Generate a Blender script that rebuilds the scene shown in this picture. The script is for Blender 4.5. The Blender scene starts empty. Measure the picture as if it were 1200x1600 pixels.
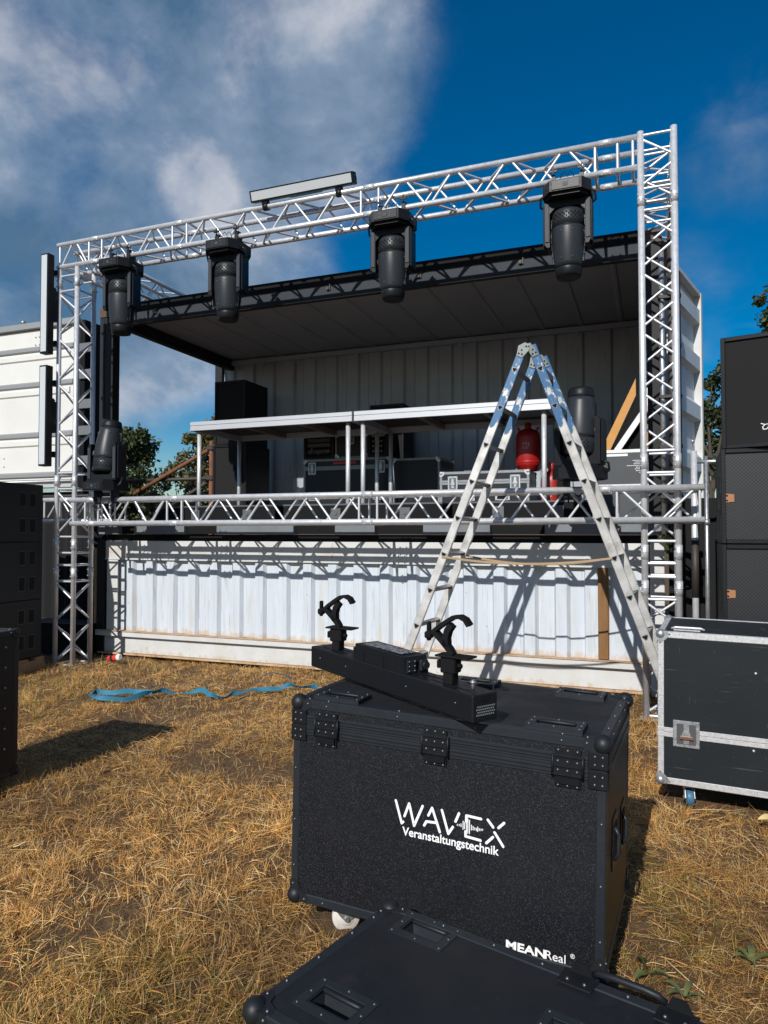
import bpy, math, random
import numpy as np
from mathutils import Vector, Matrix

random.seed(7)
rng = np.random.default_rng(11)
scn = bpy.context.scene
COL = scn.collection
R = math.radians

# ------------------------------------------------------------------ camera
EYE = Vector((0, 0, 1.42))
cam_d = bpy.data.cameras.new("camera")
cam = bpy.data.objects.new("camera", cam_d)
COL.objects.link(cam)
cam.location = EYE
cam.rotation_euler = (R(90 + 1.667), 0, R(20.8))
cam_d.sensor_fit = 'VERTICAL'
cam_d.sensor_height = 36.0
cam_d.sensor_width = 27.0
cam_d.lens = 24.75
cam_d.clip_start = 0.05
cam_d.clip_end = 2000
scn.camera = cam

# ------------------------------------------------------------------ sky and sun
SUN_TRAVEL = Vector((0.065, 1.0, -0.655)).normalized()
SUN_ELEV = math.asin(-SUN_TRAVEL.z)
world = bpy.data.worlds.new("World")
scn.world = world
world.use_nodes = True
nt = world.node_tree
nt.nodes.clear()
N = nt.nodes.new
L = nt.links.new
out = N('ShaderNodeOutputWorld')
bg = N('ShaderNodeBackground')
bg.inputs['Strength'].default_value = 0.065
L(bg.outputs[0], out.inputs[0])
sky = N('ShaderNodeTexSky')
sky.sky_type = 'NISHITA'
sky.sun_disc = False
sky.sun_elevation = SUN_ELEV
sky.sun_rotation = R(180 + 3.7)
sky.air_density = 1.0
sky.dust_density = 0.3
sky.ozone_density = 2.5
tc = N('ShaderNodeTexCoord')
# deeper, more saturated blue (polarised-looking sky of the photo)
gam = N('ShaderNodeGamma'); gam.inputs[1].default_value = 1.0
hsv = N('ShaderNodeHueSaturation')
hsv.inputs['Saturation'].default_value = 1.68
hsv.inputs['Value'].default_value = 1.25
L(sky.outputs[0], hsv.inputs['Color'])


def wmath(op, a, b=None, clamp=False):
    n = N('ShaderNodeMath'); n.operation = op; n.use_clamp = clamp
    for k, v in enumerate((a, b)):
        if v is None: continue
        if isinstance(v, (int, float)): n.inputs[k].default_value = v
        else: L(v, n.inputs[k])
    return n.outputs[0]


def wblob(d, inner, outer, amp):
    n = N('ShaderNodeVectorMath'); n.operation = 'DOT_PRODUCT'
    L(tc.outputs['Generated'], n.inputs[0]); n.inputs[1].default_value = Vector(d).normalized()
    m = N('ShaderNodeMapRange'); m.interpolation_type = 'SMOOTHERSTEP'
    m.inputs['From Min'].default_value = math.cos(R(outer))
    m.inputs['From Max'].default_value = math.cos(R(inner))
    m.inputs['To Min'].default_value = 0; m.inputs['To Max'].default_value = amp
    L(n.outputs['Value'], m.inputs['Value'])
    return m.outputs[0]


def wnoise(scale, detail, rough, dist=0.0, off=(0, 0, 0), stretch=(1, 1, 1.7)):
    mp = N('ShaderNodeMapping')
    mp.inputs['Location'].default_value = off
    mp.inputs['Scale'].default_value = stretch
    L(tc.outputs['Generated'], mp.inputs['Vector'])
    n = N('ShaderNodeTexNoise')
    n.inputs['Scale'].default_value = scale; n.inputs['Detail'].default_value = detail
    n.inputs['Roughness'].default_value = rough; n.inputs['Distortion'].default_value = dist
    L(mp.outputs[0], n.inputs['Vector'])
    return n.outputs['Fac']


n_big = wnoise(3.6, 10, 0.52, 0.15, (1.3, 0.4, 2.2), (1, 1, 1.25))
n_fine = wnoise(10.0, 10, 0.62, 0.25, (4.1, 2.4, 0.2), (1, 1, 1.25))
# cloud banks: directions in the sky (x right of stage, y behind it, z up)
blobs = [((-0.66, 0.58, 0.44), 9, 25, 1.0), ((-0.85, 0.35, 0.40), 8, 28, 0.95), ((-0.45, 0.68, 0.58), 4, 17, 0.70),
         ((-0.38, 0.77, 0.53), 1, 11, 0.58), ((-0.67, 0.635, 0.385), 3, 10, 0.85), ((-0.47, 0.81, 0.345), 1, 7.0, 0.52),
         ((-0.54, 0.73, 0.42), 2, 10, 0.66), ((-0.33, 0.70, 0.66), 2, 10, 0.5),
         ((0.10, 0.87, 0.48), 1, 9, 0.34), ((0.05, 0.96, 0.28), 1, 7, 0.28),
         ((-0.99, -0.35, 0.35), 8, 40, 0.8), ((0.9, -0.6, 0.45), 8, 38, 0.8), ((0.2, -1.0, 0.7), 8, 34, 0.6)]
acc = None
for b in blobs:
    o = wblob(*b)
    acc = o if acc is None else wmath('MAXIMUM', acc, o)
dens = wmath('ADD', wmath('MULTIPLY', acc, 1.12), wmath('MULTIPLY', wmath('SUBTRACT', n_big, 0.5), 2.3))
dens = wmath('ADD', dens, wmath('MULTIPLY', wmath('SUBTRACT', n_fine, 0.5), 1.0))
mr = N('ShaderNodeMapRange'); mr.interpolation_type = 'SMOOTHSTEP'
mr.inputs['From Min'].default_value = 0.16; mr.inputs['From Max'].default_value = 1.12
mr.inputs['To Max'].default_value = 0.93
L(dens, mr.inputs['Value'])
mask0 = wmath('MULTIPLY', mr.outputs[0], wmath('MULTIPLY', acc, 2.2, True))
# wisps near the horizon
wisp_n = wnoise(5.0, 8, 0.6, 0.3, (0.9, 3.1, 0.4), (1, 1, 6))
sep = N('ShaderNodeSeparateXYZ'); L(tc.outputs['Generated'], sep.inputs[0])
wband = N('ShaderNodeMapRange'); wband.interpolation_type = 'SMOOTHSTEP'
wband.inputs['From Min'].default_value = 0.34; wband.inputs['From Max'].default_value = 0.10
wband.inputs['To Max'].default_value = 1.0
L(sep.outputs['Z'], wband.inputs['Value'])
wr = N('ShaderNodeMapRange'); wr.inputs['From Min'].default_value = 0.53; wr.inputs['From Max'].default_value = 0.75
wr.inputs['To Max'].default_value = 0.32
L(wisp_n, wr.inputs['Value'])
mask = wmath('MAXIMUM', mask0, wmath('MULTIPLY', wr.outputs[0], wband.outputs[0]))
# cloud brightness: lit rims, grey bellies
tone = N('ShaderNodeValToRGB')
cr = tone.color_ramp
cr.elements[0].position = 0.31; cr.elements[0].color = (1.45, 2.75, 4.4, 1)
cr.elements[1].position = 0.66; cr.elements[1].color = (8.8, 9.2, 10.2, 1)
e = cr.elements.new(0.5); e.color = (3.7, 5.0, 6.9, 1)
tn = wnoise(5.2, 9, 0.58, 0.15, (2.7, 1.9, 0.6), (1, 1, 1.3))
for b_ in (((-0.63, 0.61, 0.485), 1, 11, 0.11), ((-0.526, 0.731, 0.435), 0.3, 3.6, 0.16), ((-0.67, 0.66, 0.345), 2, 12, -0.13), ((-0.50, 0.65, 0.57), 2, 13, -0.03)):
    tn = wmath('ADD', tn, wblob(*b_))
L(tn, tone.inputs['Fac'])
mix = N('ShaderNodeMix'); mix.data_type = 'RGBA'
L(mask, mix.inputs['Factor']); L(hsv.outputs[0], mix.inputs['A']); L(tone.outputs[0], mix.inputs['B'])
L(mix.outputs['Result'], bg.inputs['Color'])

sun_d = bpy.data.lights.new("sun", 'SUN')
sun_d.energy = 4.9
sun_d.angle = R(0.5)
sun_d.color = (1.0, 0.965, 0.915)
sun = bpy.data.objects.new("sun", sun_d)
COL.objects.link(sun)
sun.location = (0, -8, 12)
sun.rotation_euler = SUN_TRAVEL.to_track_quat('-Z', 'Y').to_euler()

vs = scn.view_settings
vs.view_transform = 'Standard'
vs.look = 'None'
vs.exposure = 0.0
vs.gamma = 1.0
vs.use_curve_mapping = False
scn.cycles.max_bounces = 8
scn.cycles.use_adaptive_sampling = True
scn.cycles.use_denoising = True

# ------------------------------------------------------------------ materials
MATS = {}


def mat(name, col, rough=0.5, metal=0.0, noise=None, bump=None, spec=0.5, stain=None, spots=None, rough_noise=None, low=None):
    """noise=(scale, amount, second colour); bump=(scale, strength, distance); stain=(colour, scale, lo, hi, (sx,sy,sz));
    spots=(colour, scale, radius)"""
    if name in MATS: return MATS[name]
    m = bpy.data.materials.new(name); m.use_nodes = True
    t = m.node_tree; nn = t.nodes.new; ll = t.links.new
    b = t.nodes['Principled BSDF']
    b.inputs['Roughness'].default_value = rough
    b.inputs['Metallic'].default_value = metal
    b.inputs['Specular IOR Level'].default_value = spec
    b.inputs['Base Color'].default_value = (*col, 1)
    cc = nn('ShaderNodeTexCoord')
    cur = None

    def noise_tex(scale, stretch=(1, 1, 1), detail=6, rgh=0.6):
        mp = nn('ShaderNodeMapping'); mp.inputs['Scale'].default_value = stretch
        ll(cc.outputs['Object'], mp.inputs[0])
        n = nn('ShaderNodeTexNoise'); n.inputs['Scale'].default_value = scale
        n.inputs['Detail'].default_value = detail; n.inputs['Roughness'].default_value = rgh
        ll(mp.outputs[0], n.inputs['Vector'])
        return n.outputs['Fac']

    def blend(fac, a, c2):
        mx = nn('ShaderNodeMix'); mx.data_type = 'RGBA'
        ll(fac, mx.inputs['Factor'])
        if a is None: mx.inputs['A'].default_value = (*col, 1)
        else: ll(a, mx.inputs['A'])
        mx.inputs['B'].default_value = (*c2, 1)
        return mx.outputs['Result']

    def rng_(v, lo, hi, to=1.0):
        r_ = nn('ShaderNodeMapRange'); r_.inputs['From Min'].default_value = lo; r_.inputs['From Max'].default_value = hi
        r_.inputs['To Max'].default_value = to
        ll(v, r_.inputs['Value']); return r_.outputs[0]
    if noise:
        cur = blend(rng_(noise_tex(noise[0], noise[3] if len(noise) > 3 else (1, 1, 1)), 0.35, 0.68, noise[1]), cur, noise[2])
    for st in (stain or []):
        cur = blend(rng_(noise_tex(st[1], st[4] if len(st) > 4 else (1, 1, 1)), st[2], st[3]), cur, st[0])
    if spots:
        v = nn('ShaderNodeTexVoronoi'); v.inputs['Scale'].default_value = spots[1]
        ll(cc.outputs['Object'], v.inputs['Vector'])
        cur = blend(rng_(v.outputs['Distance'], spots[2], spots[2] * 0.5), cur, spots[0])
    if low:                       # dirt splashed on the lowest strip: (z clean, z dirty, colour)
        sz_ = nn('ShaderNodeSeparateXYZ'); ll(cc.outputs['Object'], sz_.inputs[0])
        g_ = nn('ShaderNodeMapRange'); g_.inputs['From Min'].default_value = low[0]; g_.inputs['From Max'].default_value = low[1]
        g_.inputs['To Min'].default_value = -0.45; g_.inputs['To Max'].default_value = 0.22; ll(sz_.outputs['Z'], g_.inputs['Value'])
        a_ = nn('ShaderNodeMath'); a_.operation = 'ADD'; ll(g_.outputs[0], a_.inputs[0]); ll(noise_tex(16, (1, 1, 0.5), 8, 0.7), a_.inputs[1])
        cur = blend(rng_(a_.outputs[0], 0.46, 0.66, 0.7), cur, low[2])
    if cur is not None: ll(cur, b.inputs['Base Color'])
    if rough_noise:
        ll(rng_(noise_tex(rough_noise[0]), 0.3, 0.7, 1.0), (mm := nn('ShaderNodeMapRange')).inputs['Value'])
        mm.inputs['To Min'].default_value = rough_noise[1]; mm.inputs['To Max'].default_value = rough_noise[2]
        ll(mm.outputs[0], b.inputs['Roughness'])
    if bump:
        bp = nn('ShaderNodeBump'); bp.inputs['Strength'].default_value = bump[1]; bp.inputs['Distance'].default_value = bump[2]
        ll(noise_tex(bump[0]), bp.inputs['Height']); ll(bp.outputs[0], b.inputs['Normal'])
    MATS[name] = m
    return m


ALU = mat("aluminium", (0.66, 0.67, 0.69), 0.42, 0.45, noise=(14, 0.55, (0.52, 0.53, 0.55)), rough_noise=(30, 0.32, 0.55),
          spots=((0.16, 0.15, 0.14), 34, 0.13), bump=(120, 0.15, 0.002))
ALUB = mat("brace_aluminium", (0.66, 0.67, 0.69), 0.42, 0.45, noise=(20, 0.4, (0.52, 0.53, 0.55)))
RIVET = mat("rivet_steel", (0.16, 0.17, 0.18), 0.35, 0.7)
STEEL = mat("zinc_steel", (0.45, 0.47, 0.49), 0.42, 0.8, noise=(40, 0.6, (0.28, 0.29, 0.30)), rough_noise=(60, 0.3, 0.6))
EDGE_SHADE = mat("shaded_case_edge", (0.24, 0.26, 0.28), 0.5, 0.4, noise=(40, 0.6, (0.16, 0.17, 0.18)))  # case edge aluminium darkened: shade of the stage put into the colour
EDGE = mat("case_edge_aluminium", (0.66, 0.66, 0.66), 0.5, 0.55, noise=(60, 0.6, (0.40, 0.40, 0.40)),
           spots=((0.10, 0.10, 0.10), 60, 0.16), bump=(90, 0.25, 0.002))
BLACK = mat("black_powder_coat", (0.0085, 0.0095, 0.0115), 0.46, 0.0, spec=0.22, bump=(220, 0.12, 0.001), rough_noise=(40, 0.36, 0.52))
BLKM = mat("black_plastic", (0.011, 0.0125, 0.0155), 0.42, 0.0, spec=0.28, bump=(160, 0.08, 0.001), noise=(18, 0.5, (0.016, 0.018, 0.021)))
BLKD = mat("matt_black", (0.005, 0.0052, 0.006), 0.75, spec=0.2)
BLKE = mat("black_edge_profile", (0.0185, 0.0225, 0.028), 0.42, 0.2, spec=0.35, noise=(25, 0.5, (0.028, 0.032, 0.037)), bump=(150, 0.1, 0.001))
HEADM = mat("head_shell_plastic", (0.020, 0.0235, 0.028), 0.40, spec=0.3, bump=(160, 0.08, 0.001), noise=(18, 0.5, (0.026, 0.030, 0.035)))
RUBB = mat("black_rubber", (0.0105, 0.012, 0.0145), 0.5, spec=0.35)
CASETOP = mat("black_board", (0.0095, 0.0105, 0.013), 0.55, spec=0.35, noise=(7, 0.6, (0.015, 0.016, 0.018)), bump=(300, 0.25, 0.0008),
              stain=[((0.030, 0.029, 0.028), 5.5, 0.62, 0.85), ((0.07, 0.065, 0.055), 80, 0.70, 0.76)], rough_noise=(9, 0.42, 0.7))
WORNBLK = mat("worn_black_board", (0.0085, 0.0115, 0.0145), 0.6, spec=0.25, noise=(4, 0.7, (0.013, 0.016, 0.019)), bump=(160, 0.25, 0.001),
              stain=[((0.045, 0.048, 0.052), 3.0, 0.63, 0.68, (1.2, 1, 34)), ((0.040, 0.042, 0.046), 2.5, 0.64, 0.70, (22, 1, 5)), ((0.10, 0.10, 0.10), 60, 0.715, 0.74)])
WHITEC = mat("container_white_paint", (0.535, 0.585, 0.64), 0.55, noise=(3.2, 0.60, (0.43, 0.47, 0.515), (5, 1, 0.5)), bump=(45, 0.25, 0.004),
             stain=[((0.47, 0.44, 0.34), 2.6, 0.58, 0.80, (2.5, 1, 0.35)), ((0.40, 0.425, 0.45), 9, 0.56, 0.66, (9, 1, 0.30)),
                    ((0.34, 0.21, 0.12), 5, 0.665, 0.72, (7, 1, 0.10)), ((0.15, 0.09, 0.06), 26, 0.70, 0.75)], low=(0.46, 0.30, (0.43, 0.34, 0.24)))
WHITER = mat("rail_white_paint", (0.56, 0.57, 0.57), 0.55, noise=(5, 0.7, (0.48, 0.47, 0.43)), bump=(50, 0.3, 0.004),
             stain=[((0.34, 0.16, 0.07), 4.5, 0.66, 0.80, (1, 1, 1)), ((0.45, 0.34, 0.20), 2.4, 0.58, 0.85, (0.8, 1, 3)), ((0.12, 0.08, 0.05), 30, 0.70, 0.75)], low=(0.18, 0.04, (0.43, 0.35, 0.25)))
RUSTLIP = mat("rusty_flange", (0.42, 0.24, 0.12), 0.75, noise=(8, 0.8, (0.55, 0.45, 0.33)), stain=[((0.20, 0.09, 0.04), 14, 0.55, 0.75)])
TRAILER = mat("trailer_white", (0.66, 0.655, 0.625), 0.45, noise=(1.6, 0.6, (0.58, 0.57, 0.53)), stain=[((0.50, 0.48, 0.42), 4, 0.64, 0.85, (0.6, 1, 3))])
INNER = mat("inner_grey_paint", (0.35, 0.385, 0.425), 0.6, noise=(2.5, 0.6, (0.27, 0.30, 0.335)), stain=[((0.12, 0.13, 0.14), 5, 0.6, 0.8, (3, 1, 0.4))])
CEIL = mat("ceiling_paint", (0.30, 0.31, 0.33), 0.65, noise=(2.0, 0.6, (0.24, 0.25, 0.27)))
DARKST = mat("dark_steel", (0.012, 0.0125, 0.014), 0.6, 0.0, spec=0.3, noise=(6, 0.6, (0.020, 0.020, 0.022)))
LIP = mat("roof_lip_steel", (0.034, 0.040, 0.048), 0.65, spec=0.2, noise=(5, 0.5, (0.026, 0.030, 0.036)), stain=[((0.10, 0.06, 0.03), 9, 0.68, 0.8)])
RAILG = mat("grey_bottom_rail", (0.16, 0.18, 0.20), 0.6, noise=(4, 0.6, (0.11, 0.12, 0.13)))
RUST = mat("rust", (0.20, 0.075, 0.03), 0.85, noise=(16, 0.8, (0.10, 0.045, 0.025)), bump=(60, 0.5, 0.004))
DKTUBE = mat("dark_tube", (0.030, 0.026, 0.024), 0.6, noise=(10, 0.5, (0.06, 0.035, 0.022)))
WOODO = mat("orange_board", (0.52, 0.25, 0.055), 0.6, noise=(6, 0.6, (0.42, 0.18, 0.035), (1, 1, 8)))
WOODB = mat("brown_board", (0.21, 0.105, 0.035), 0.7, noise=(8, 0.7, (0.13, 0.06, 0.02), (6, 1, 0.6)))
PALLET = mat("pallet_wood", (0.30, 0.19, 0.10), 0.8, noise=(9, 0.7, (0.18, 0.11, 0.06)))
REDP = mat("red_gas_paint", (0.30, 0.008, 0.007), 0.42, noise=(6, 0.5, (0.30, 0.008, 0.008)))
REDT = mat("red_tape", (0.62, 0.015, 0.02), 0.5)
WHITEP = mat("white_print", (0.80, 0.80, 0.80), 0.6)
CANR = mat("can_red", (0.60, 0.045, 0.03), 0.4)
DIFF = mat("frosted_diffuser", (0.50, 0.53, 0.55), 0.35, noise=(3, 0.3, (0.44, 0.47, 0.50)))
GLASS = mat("dark_lens_glass", (0.01, 0.012, 0.014), 0.08, spec=0.8)
SCREEN = mat("display_glass", (0.045, 0.062, 0.072), 0.5, spec=0.2)
ORANGE = mat("orange_plastic", (0.75, 0.22, 0.03), 0.45)
STRAPB = mat("blue_webbing", (0.018, 0.145, 0.235), 0.7, noise=(50, 0.5, (0.035, 0.20, 0.30)), bump=(400, 0.4, 0.001))
ROPE = mat("tan_webbing", (0.33, 0.23, 0.13), 0.8, noise=(40, 0.6, (0.26, 0.17, 0.09)))
FABRICW = mat("cloth_sunpatch", (0.72, 0.73, 0.76), 0.8)
CASTW = mat("cream_wheel", (0.62, 0.60, 0.55), 0.5)
CASTB = mat("blue_wheel", (0.04, 0.13, 0.22), 0.5)
BARK = mat("bark", (0.06, 0.045, 0.03), 0.9, bump=(30, 0.6, 0.02))
SUBP = mat("speaker_paint", (0.0075, 0.0085, 0.0105), 0.6, spec=0.3, bump=(250, 0.5, 0.001), noise=(3, 0.5, (0.011, 0.012, 0.014)))
CLOTHB = mat("black_cloth", (0.006, 0.006, 0.0065), 0.95)
PLUG = mat("orange_badge", (0.27, 0.125, 0.055), 0.5, noise=(60, 0.7, (0.35, 0.14, 0.05)))
HINGE = mat("hinge_metal", (0.20, 0.22, 0.21), 0.55, 0.4, noise=(40, 0.6, (0.12, 0.13, 0.13)))
RUNGM = mat("rung_metal", (0.28, 0.28, 0.28), 0.55, 0.6, noise=(30, 0.5, (0.16, 0.16, 0.15)))


def ladder_paint():
    m = bpy.data.materials.new("ladder_paint"); m.use_nodes = True
    t = m.node_tree; nn = t.nodes.new; ll = t.links.new
    b = t.nodes['Principled BSDF']; b.inputs['Roughness'].default_value = 0.45
    c = nn('ShaderNodeTexCoord'); s = nn('ShaderNodeSeparateXYZ'); ll(c.outputs['Object'], s.inputs[0])
    n1 = nn('ShaderNodeTexNoise'); n1.inputs['Scale'].default_value = 16; n1.inputs['Detail'].default_value = 9; n1.inputs['Roughness'].default_value = 0.72
    mp = nn('ShaderNodeMapping'); mp.inputs['Scale'].default_value = (1, 1, 0.45); ll(c.outputs['Object'], mp.inputs[0]); ll(mp.outputs[0], n1.inputs['Vector'])
    # blue paint on the upper three quarters of a metre of each rail, chipped
    d = nn('ShaderNodeMapRange'); d.inputs['From Min'].default_value = -0.74; d.inputs['From Max'].default_value = -0.55
    d.inputs['To Min'].default_value = -0.6; d.inputs['To Max'].default_value = 0.10
    ll(s.outputs['Z'], d.inputs['Value'])
    a = nn('ShaderNodeMath'); a.operation = 'ADD'; ll(d.outputs[0], a.inputs[0]); ll(n1.outputs['Fac'], a.inputs[1])
    k = nn('ShaderNodeMapRange'); k.inputs['From Min'].default_value = 0.505; k.inputs['From Max'].default_value = 0.53
    ll(a.outputs[0], k.inputs['Value'])
    n2 = nn('ShaderNodeTexNoise'); n2.inputs['Scale'].default_value = 9; n2.inputs['Detail'].default_value = 6
    ll(c.outputs['Object'], n2.inputs['Vector'])
    base = nn('ShaderNodeValToRGB'); base.color_ramp.elements[0].position = 0.36; base.color_ramp.elements[0].color = (0.40, 0.39, 0.375, 1)
    base.color_ramp.elements[1].position = 0.62; base.color_ramp.elements[1].color = (0.60, 0.59, 0.565, 1)
    ll(n2.outputs['Fac'], base.inputs['Fac'])
    mx = nn('ShaderNodeMix'); mx.data_type = 'RGBA'; ll(k.outputs[0], mx.inputs['Factor']); ll(base.outputs[0], mx.inputs['A'])
    mx.inputs['B'].default_value = (0.040, 0.125, 0.255, 1)
    v = nn('ShaderNodeTexVoronoi'); v.inputs['Scale'].default_value = 45; ll(c.outputs['Object'], v.inputs['Vector'])
    vr = nn('ShaderNodeMapRange'); vr.inputs['From Min'].default_value = 0.16; vr.inputs['From Max'].default_value = 0.08; ll(v.outputs['Distance'], vr.inputs['Value'])
    m2 = nn('ShaderNodeMix'); m2.data_type = 'RGBA'; ll(vr.outputs[0], m2.inputs['Factor']); ll(mx.outputs['Result'], m2.inputs['A'])
    m2.inputs['B'].default_value = (0.16, 0.13, 0.10, 1)
    ll(m2.outputs['Result'], b.inputs['Base Color'])
    me = nn('ShaderNodeMath'); me.operation = 'MULTIPLY_ADD'; ll(k.outputs[0], me.inputs[0]); me.inputs[1].default_value = -0.35; me.inputs[2].default_value = 0.35
    ll(me.outputs[0], b.inputs['Metallic'])
    return m


def sparkle_laminate():
    """black textured laminate of a flight case: fine raised grain with pale specks"""
    m = bpy.data.materials.new("grained_black_laminate"); m.use_nodes = True
    t = m.node_tree; nn = t.nodes.new; ll = t.links.new
    b = t.nodes['Principled BSDF']; b.inputs['Roughness'].default_value = 0.45; b.inputs['Specular IOR Level'].default_value = 0.35
    c = nn('ShaderNodeTexCoord')
    v = nn('ShaderNodeTexVoronoi'); v.inputs['Scale'].default_value = 560
    ll(c.outputs['Object'], v.inputs['Vector'])
    sp = nn('ShaderNodeSeparateColor'); ll(v.outputs['Color'], sp.inputs[0])
    n = nn('ShaderNodeTexNoise'); n.inputs['Scale'].default_value = 560; n.inputs['Detail'].default_value = 2
    ll(c.outputs['Object'], n.inputs['Vector'])
    bp = nn('ShaderNodeBump'); bp.inputs['Strength'].default_value = 0.55; bp.inputs['Distance'].default_value = 0.0012
    ll(n.outputs['Fac'], bp.inputs['Height']); ll(bp.outputs[0], b.inputs['Normal'])
    r_ = nn('ShaderNodeValToRGB'); cr_ = r_.color_ramp
    cr_.elements[0].position = 0.60; cr_.elements[0].color = (0.0042, 0.0048, 0.0068, 1)
    cr_.elements[1].position = 1.0; cr_.elements[1].color = (0.055, 0.06, 0.072, 1)  # palest cells imitate glints of the grain in the base colour
    e_ = cr_.elements.new(0.88); e_.color = (0.013, 0.0145, 0.019, 1)
    ll(sp.outputs[0], r_.inputs['Fac'])
    cur = r_.outputs[0]
    for sc_, st_, lo_, hi_, c_ in ((2.2, (1, 1, 1), 0.50, 0.80, (0.016, 0.0165, 0.018, 1)), (3.2, (14, 1, 1.2), 0.66, 0.71, (0.028, 0.028, 0.03, 1)), (9, (1.5, 1, 12), 0.69, 0.72, (0.030, 0.030, 0.032, 1))):
        mp_ = nn('ShaderNodeMapping'); mp_.inputs['Scale'].default_value = st_; mp_.inputs['Rotation'].default_value = (0, 0.5 if st_[0] != 1 else 0, 0)
        ll(c.outputs['Object'], mp_.inputs[0])
        n_ = nn('ShaderNodeTexNoise'); n_.inputs['Scale'].default_value = sc_; n_.inputs['Detail'].default_value = 7; n_.inputs['Roughness'].default_value = 0.62
        ll(mp_.outputs[0], n_.inputs['Vector'])
        k_ = nn('ShaderNodeMapRange'); k_.inputs['From Min'].default_value = lo_; k_.inputs['From Max'].default_value = hi_; k_.inputs['To Max'].default_value = 0.55
        ll(n_.outputs['Fac'], k_.inputs['Value'])
        x_ = nn('ShaderNodeMix'); x_.data_type = 'RGBA'; ll(k_.outputs[0], x_.inputs['Factor']); ll(cur, x_.inputs['A']); x_.inputs['B'].default_value = c_
        cur = x_.outputs['Result']
    ll(cur, b.inputs['Base Color'])
    return m


def grille_mat():
    """perforated speaker steel: rows of round holes"""
    m = bpy.data.materials.new("perforated_grille"); m.use_nodes = True
    t = m.node_tree; nn = t.nodes.new; ll = t.links.new
    b = t.nodes['Principled BSDF']; b.inputs['Roughness'].default_value = 0.5
    c = nn('ShaderNodeTexCoord'); mp = nn('ShaderNodeMapping'); mp.inputs['Rotation'].default_value = (0, R(45), 0)
    mp.inputs['Scale'].default_value = (62, 0.0, 62); ll(c.outputs['Object'], mp.inputs[0])
    v = nn('ShaderNodeTexVoronoi'); v.inputs['Scale'].default_value = 1.0; v.inputs['Randomness'].default_value = 0.0
    ll(mp.outputs[0], v.inputs['Vector'])
    r_ = nn('ShaderNodeMapRange'); r_.inputs['From Min'].default_value = 0.30; r_.inputs['From Max'].default_value = 0.36
    ll(v.outputs['Distance'], r_.inputs['Value'])
    mx = nn('ShaderNodeMix'); mx.data_type = 'RGBA'; ll(r_.outputs[0], mx.inputs['Factor'])
    mx.inputs['A'].default_value = (0.002, 0.002, 0.002, 1); mx.inputs['B'].default_value = (0.012, 0.0132, 0.0155, 1)
    ll(mx.outputs['Result'], b.inputs['Base Color'])
    bp = nn('ShaderNodeBump'); bp.inputs['Strength'].default_value = 0.6; bp.inputs['Distance'].default_value = 0.003
    ll(r_.outputs[0], bp.inputs['Height']); ll(bp.outputs[0], b.inputs['Normal'])
    return m


LADP, LAMIN, GRILLE = ladder_paint(), sparkle_laminate(), grille_mat()


def vcol_mat(name, rough, trans=0.0):
    m = bpy.data.materials.new(name); m.use_nodes = True
    t = m.node_tree
    b = t.nodes['Principled BSDF']; b.inputs['Roughness'].default_value = rough
    b.inputs['Specular IOR Level'].default_value = 0.25
    a = t.nodes.new('ShaderNodeAttribute'); a.attribute_name = 'tint'
    t.links.new(a.outputs['Color'], b.inputs['Base Color'])
    if trans:
        tr = t.nodes.new('ShaderNodeBsdfTranslucent'); mx = t.nodes.new('ShaderNodeMixShader'); mx.inputs[0].default_value = trans
        t.links.new(a.outputs['Color'], tr.inputs['Color'])
        t.links.new(b.outputs[0], mx.inputs[1]); t.links.new(tr.outputs[0], mx.inputs[2])
        t.links.new(mx.outputs[0], t.nodes['Material Output'].inputs['Surface'])
    return m


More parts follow.
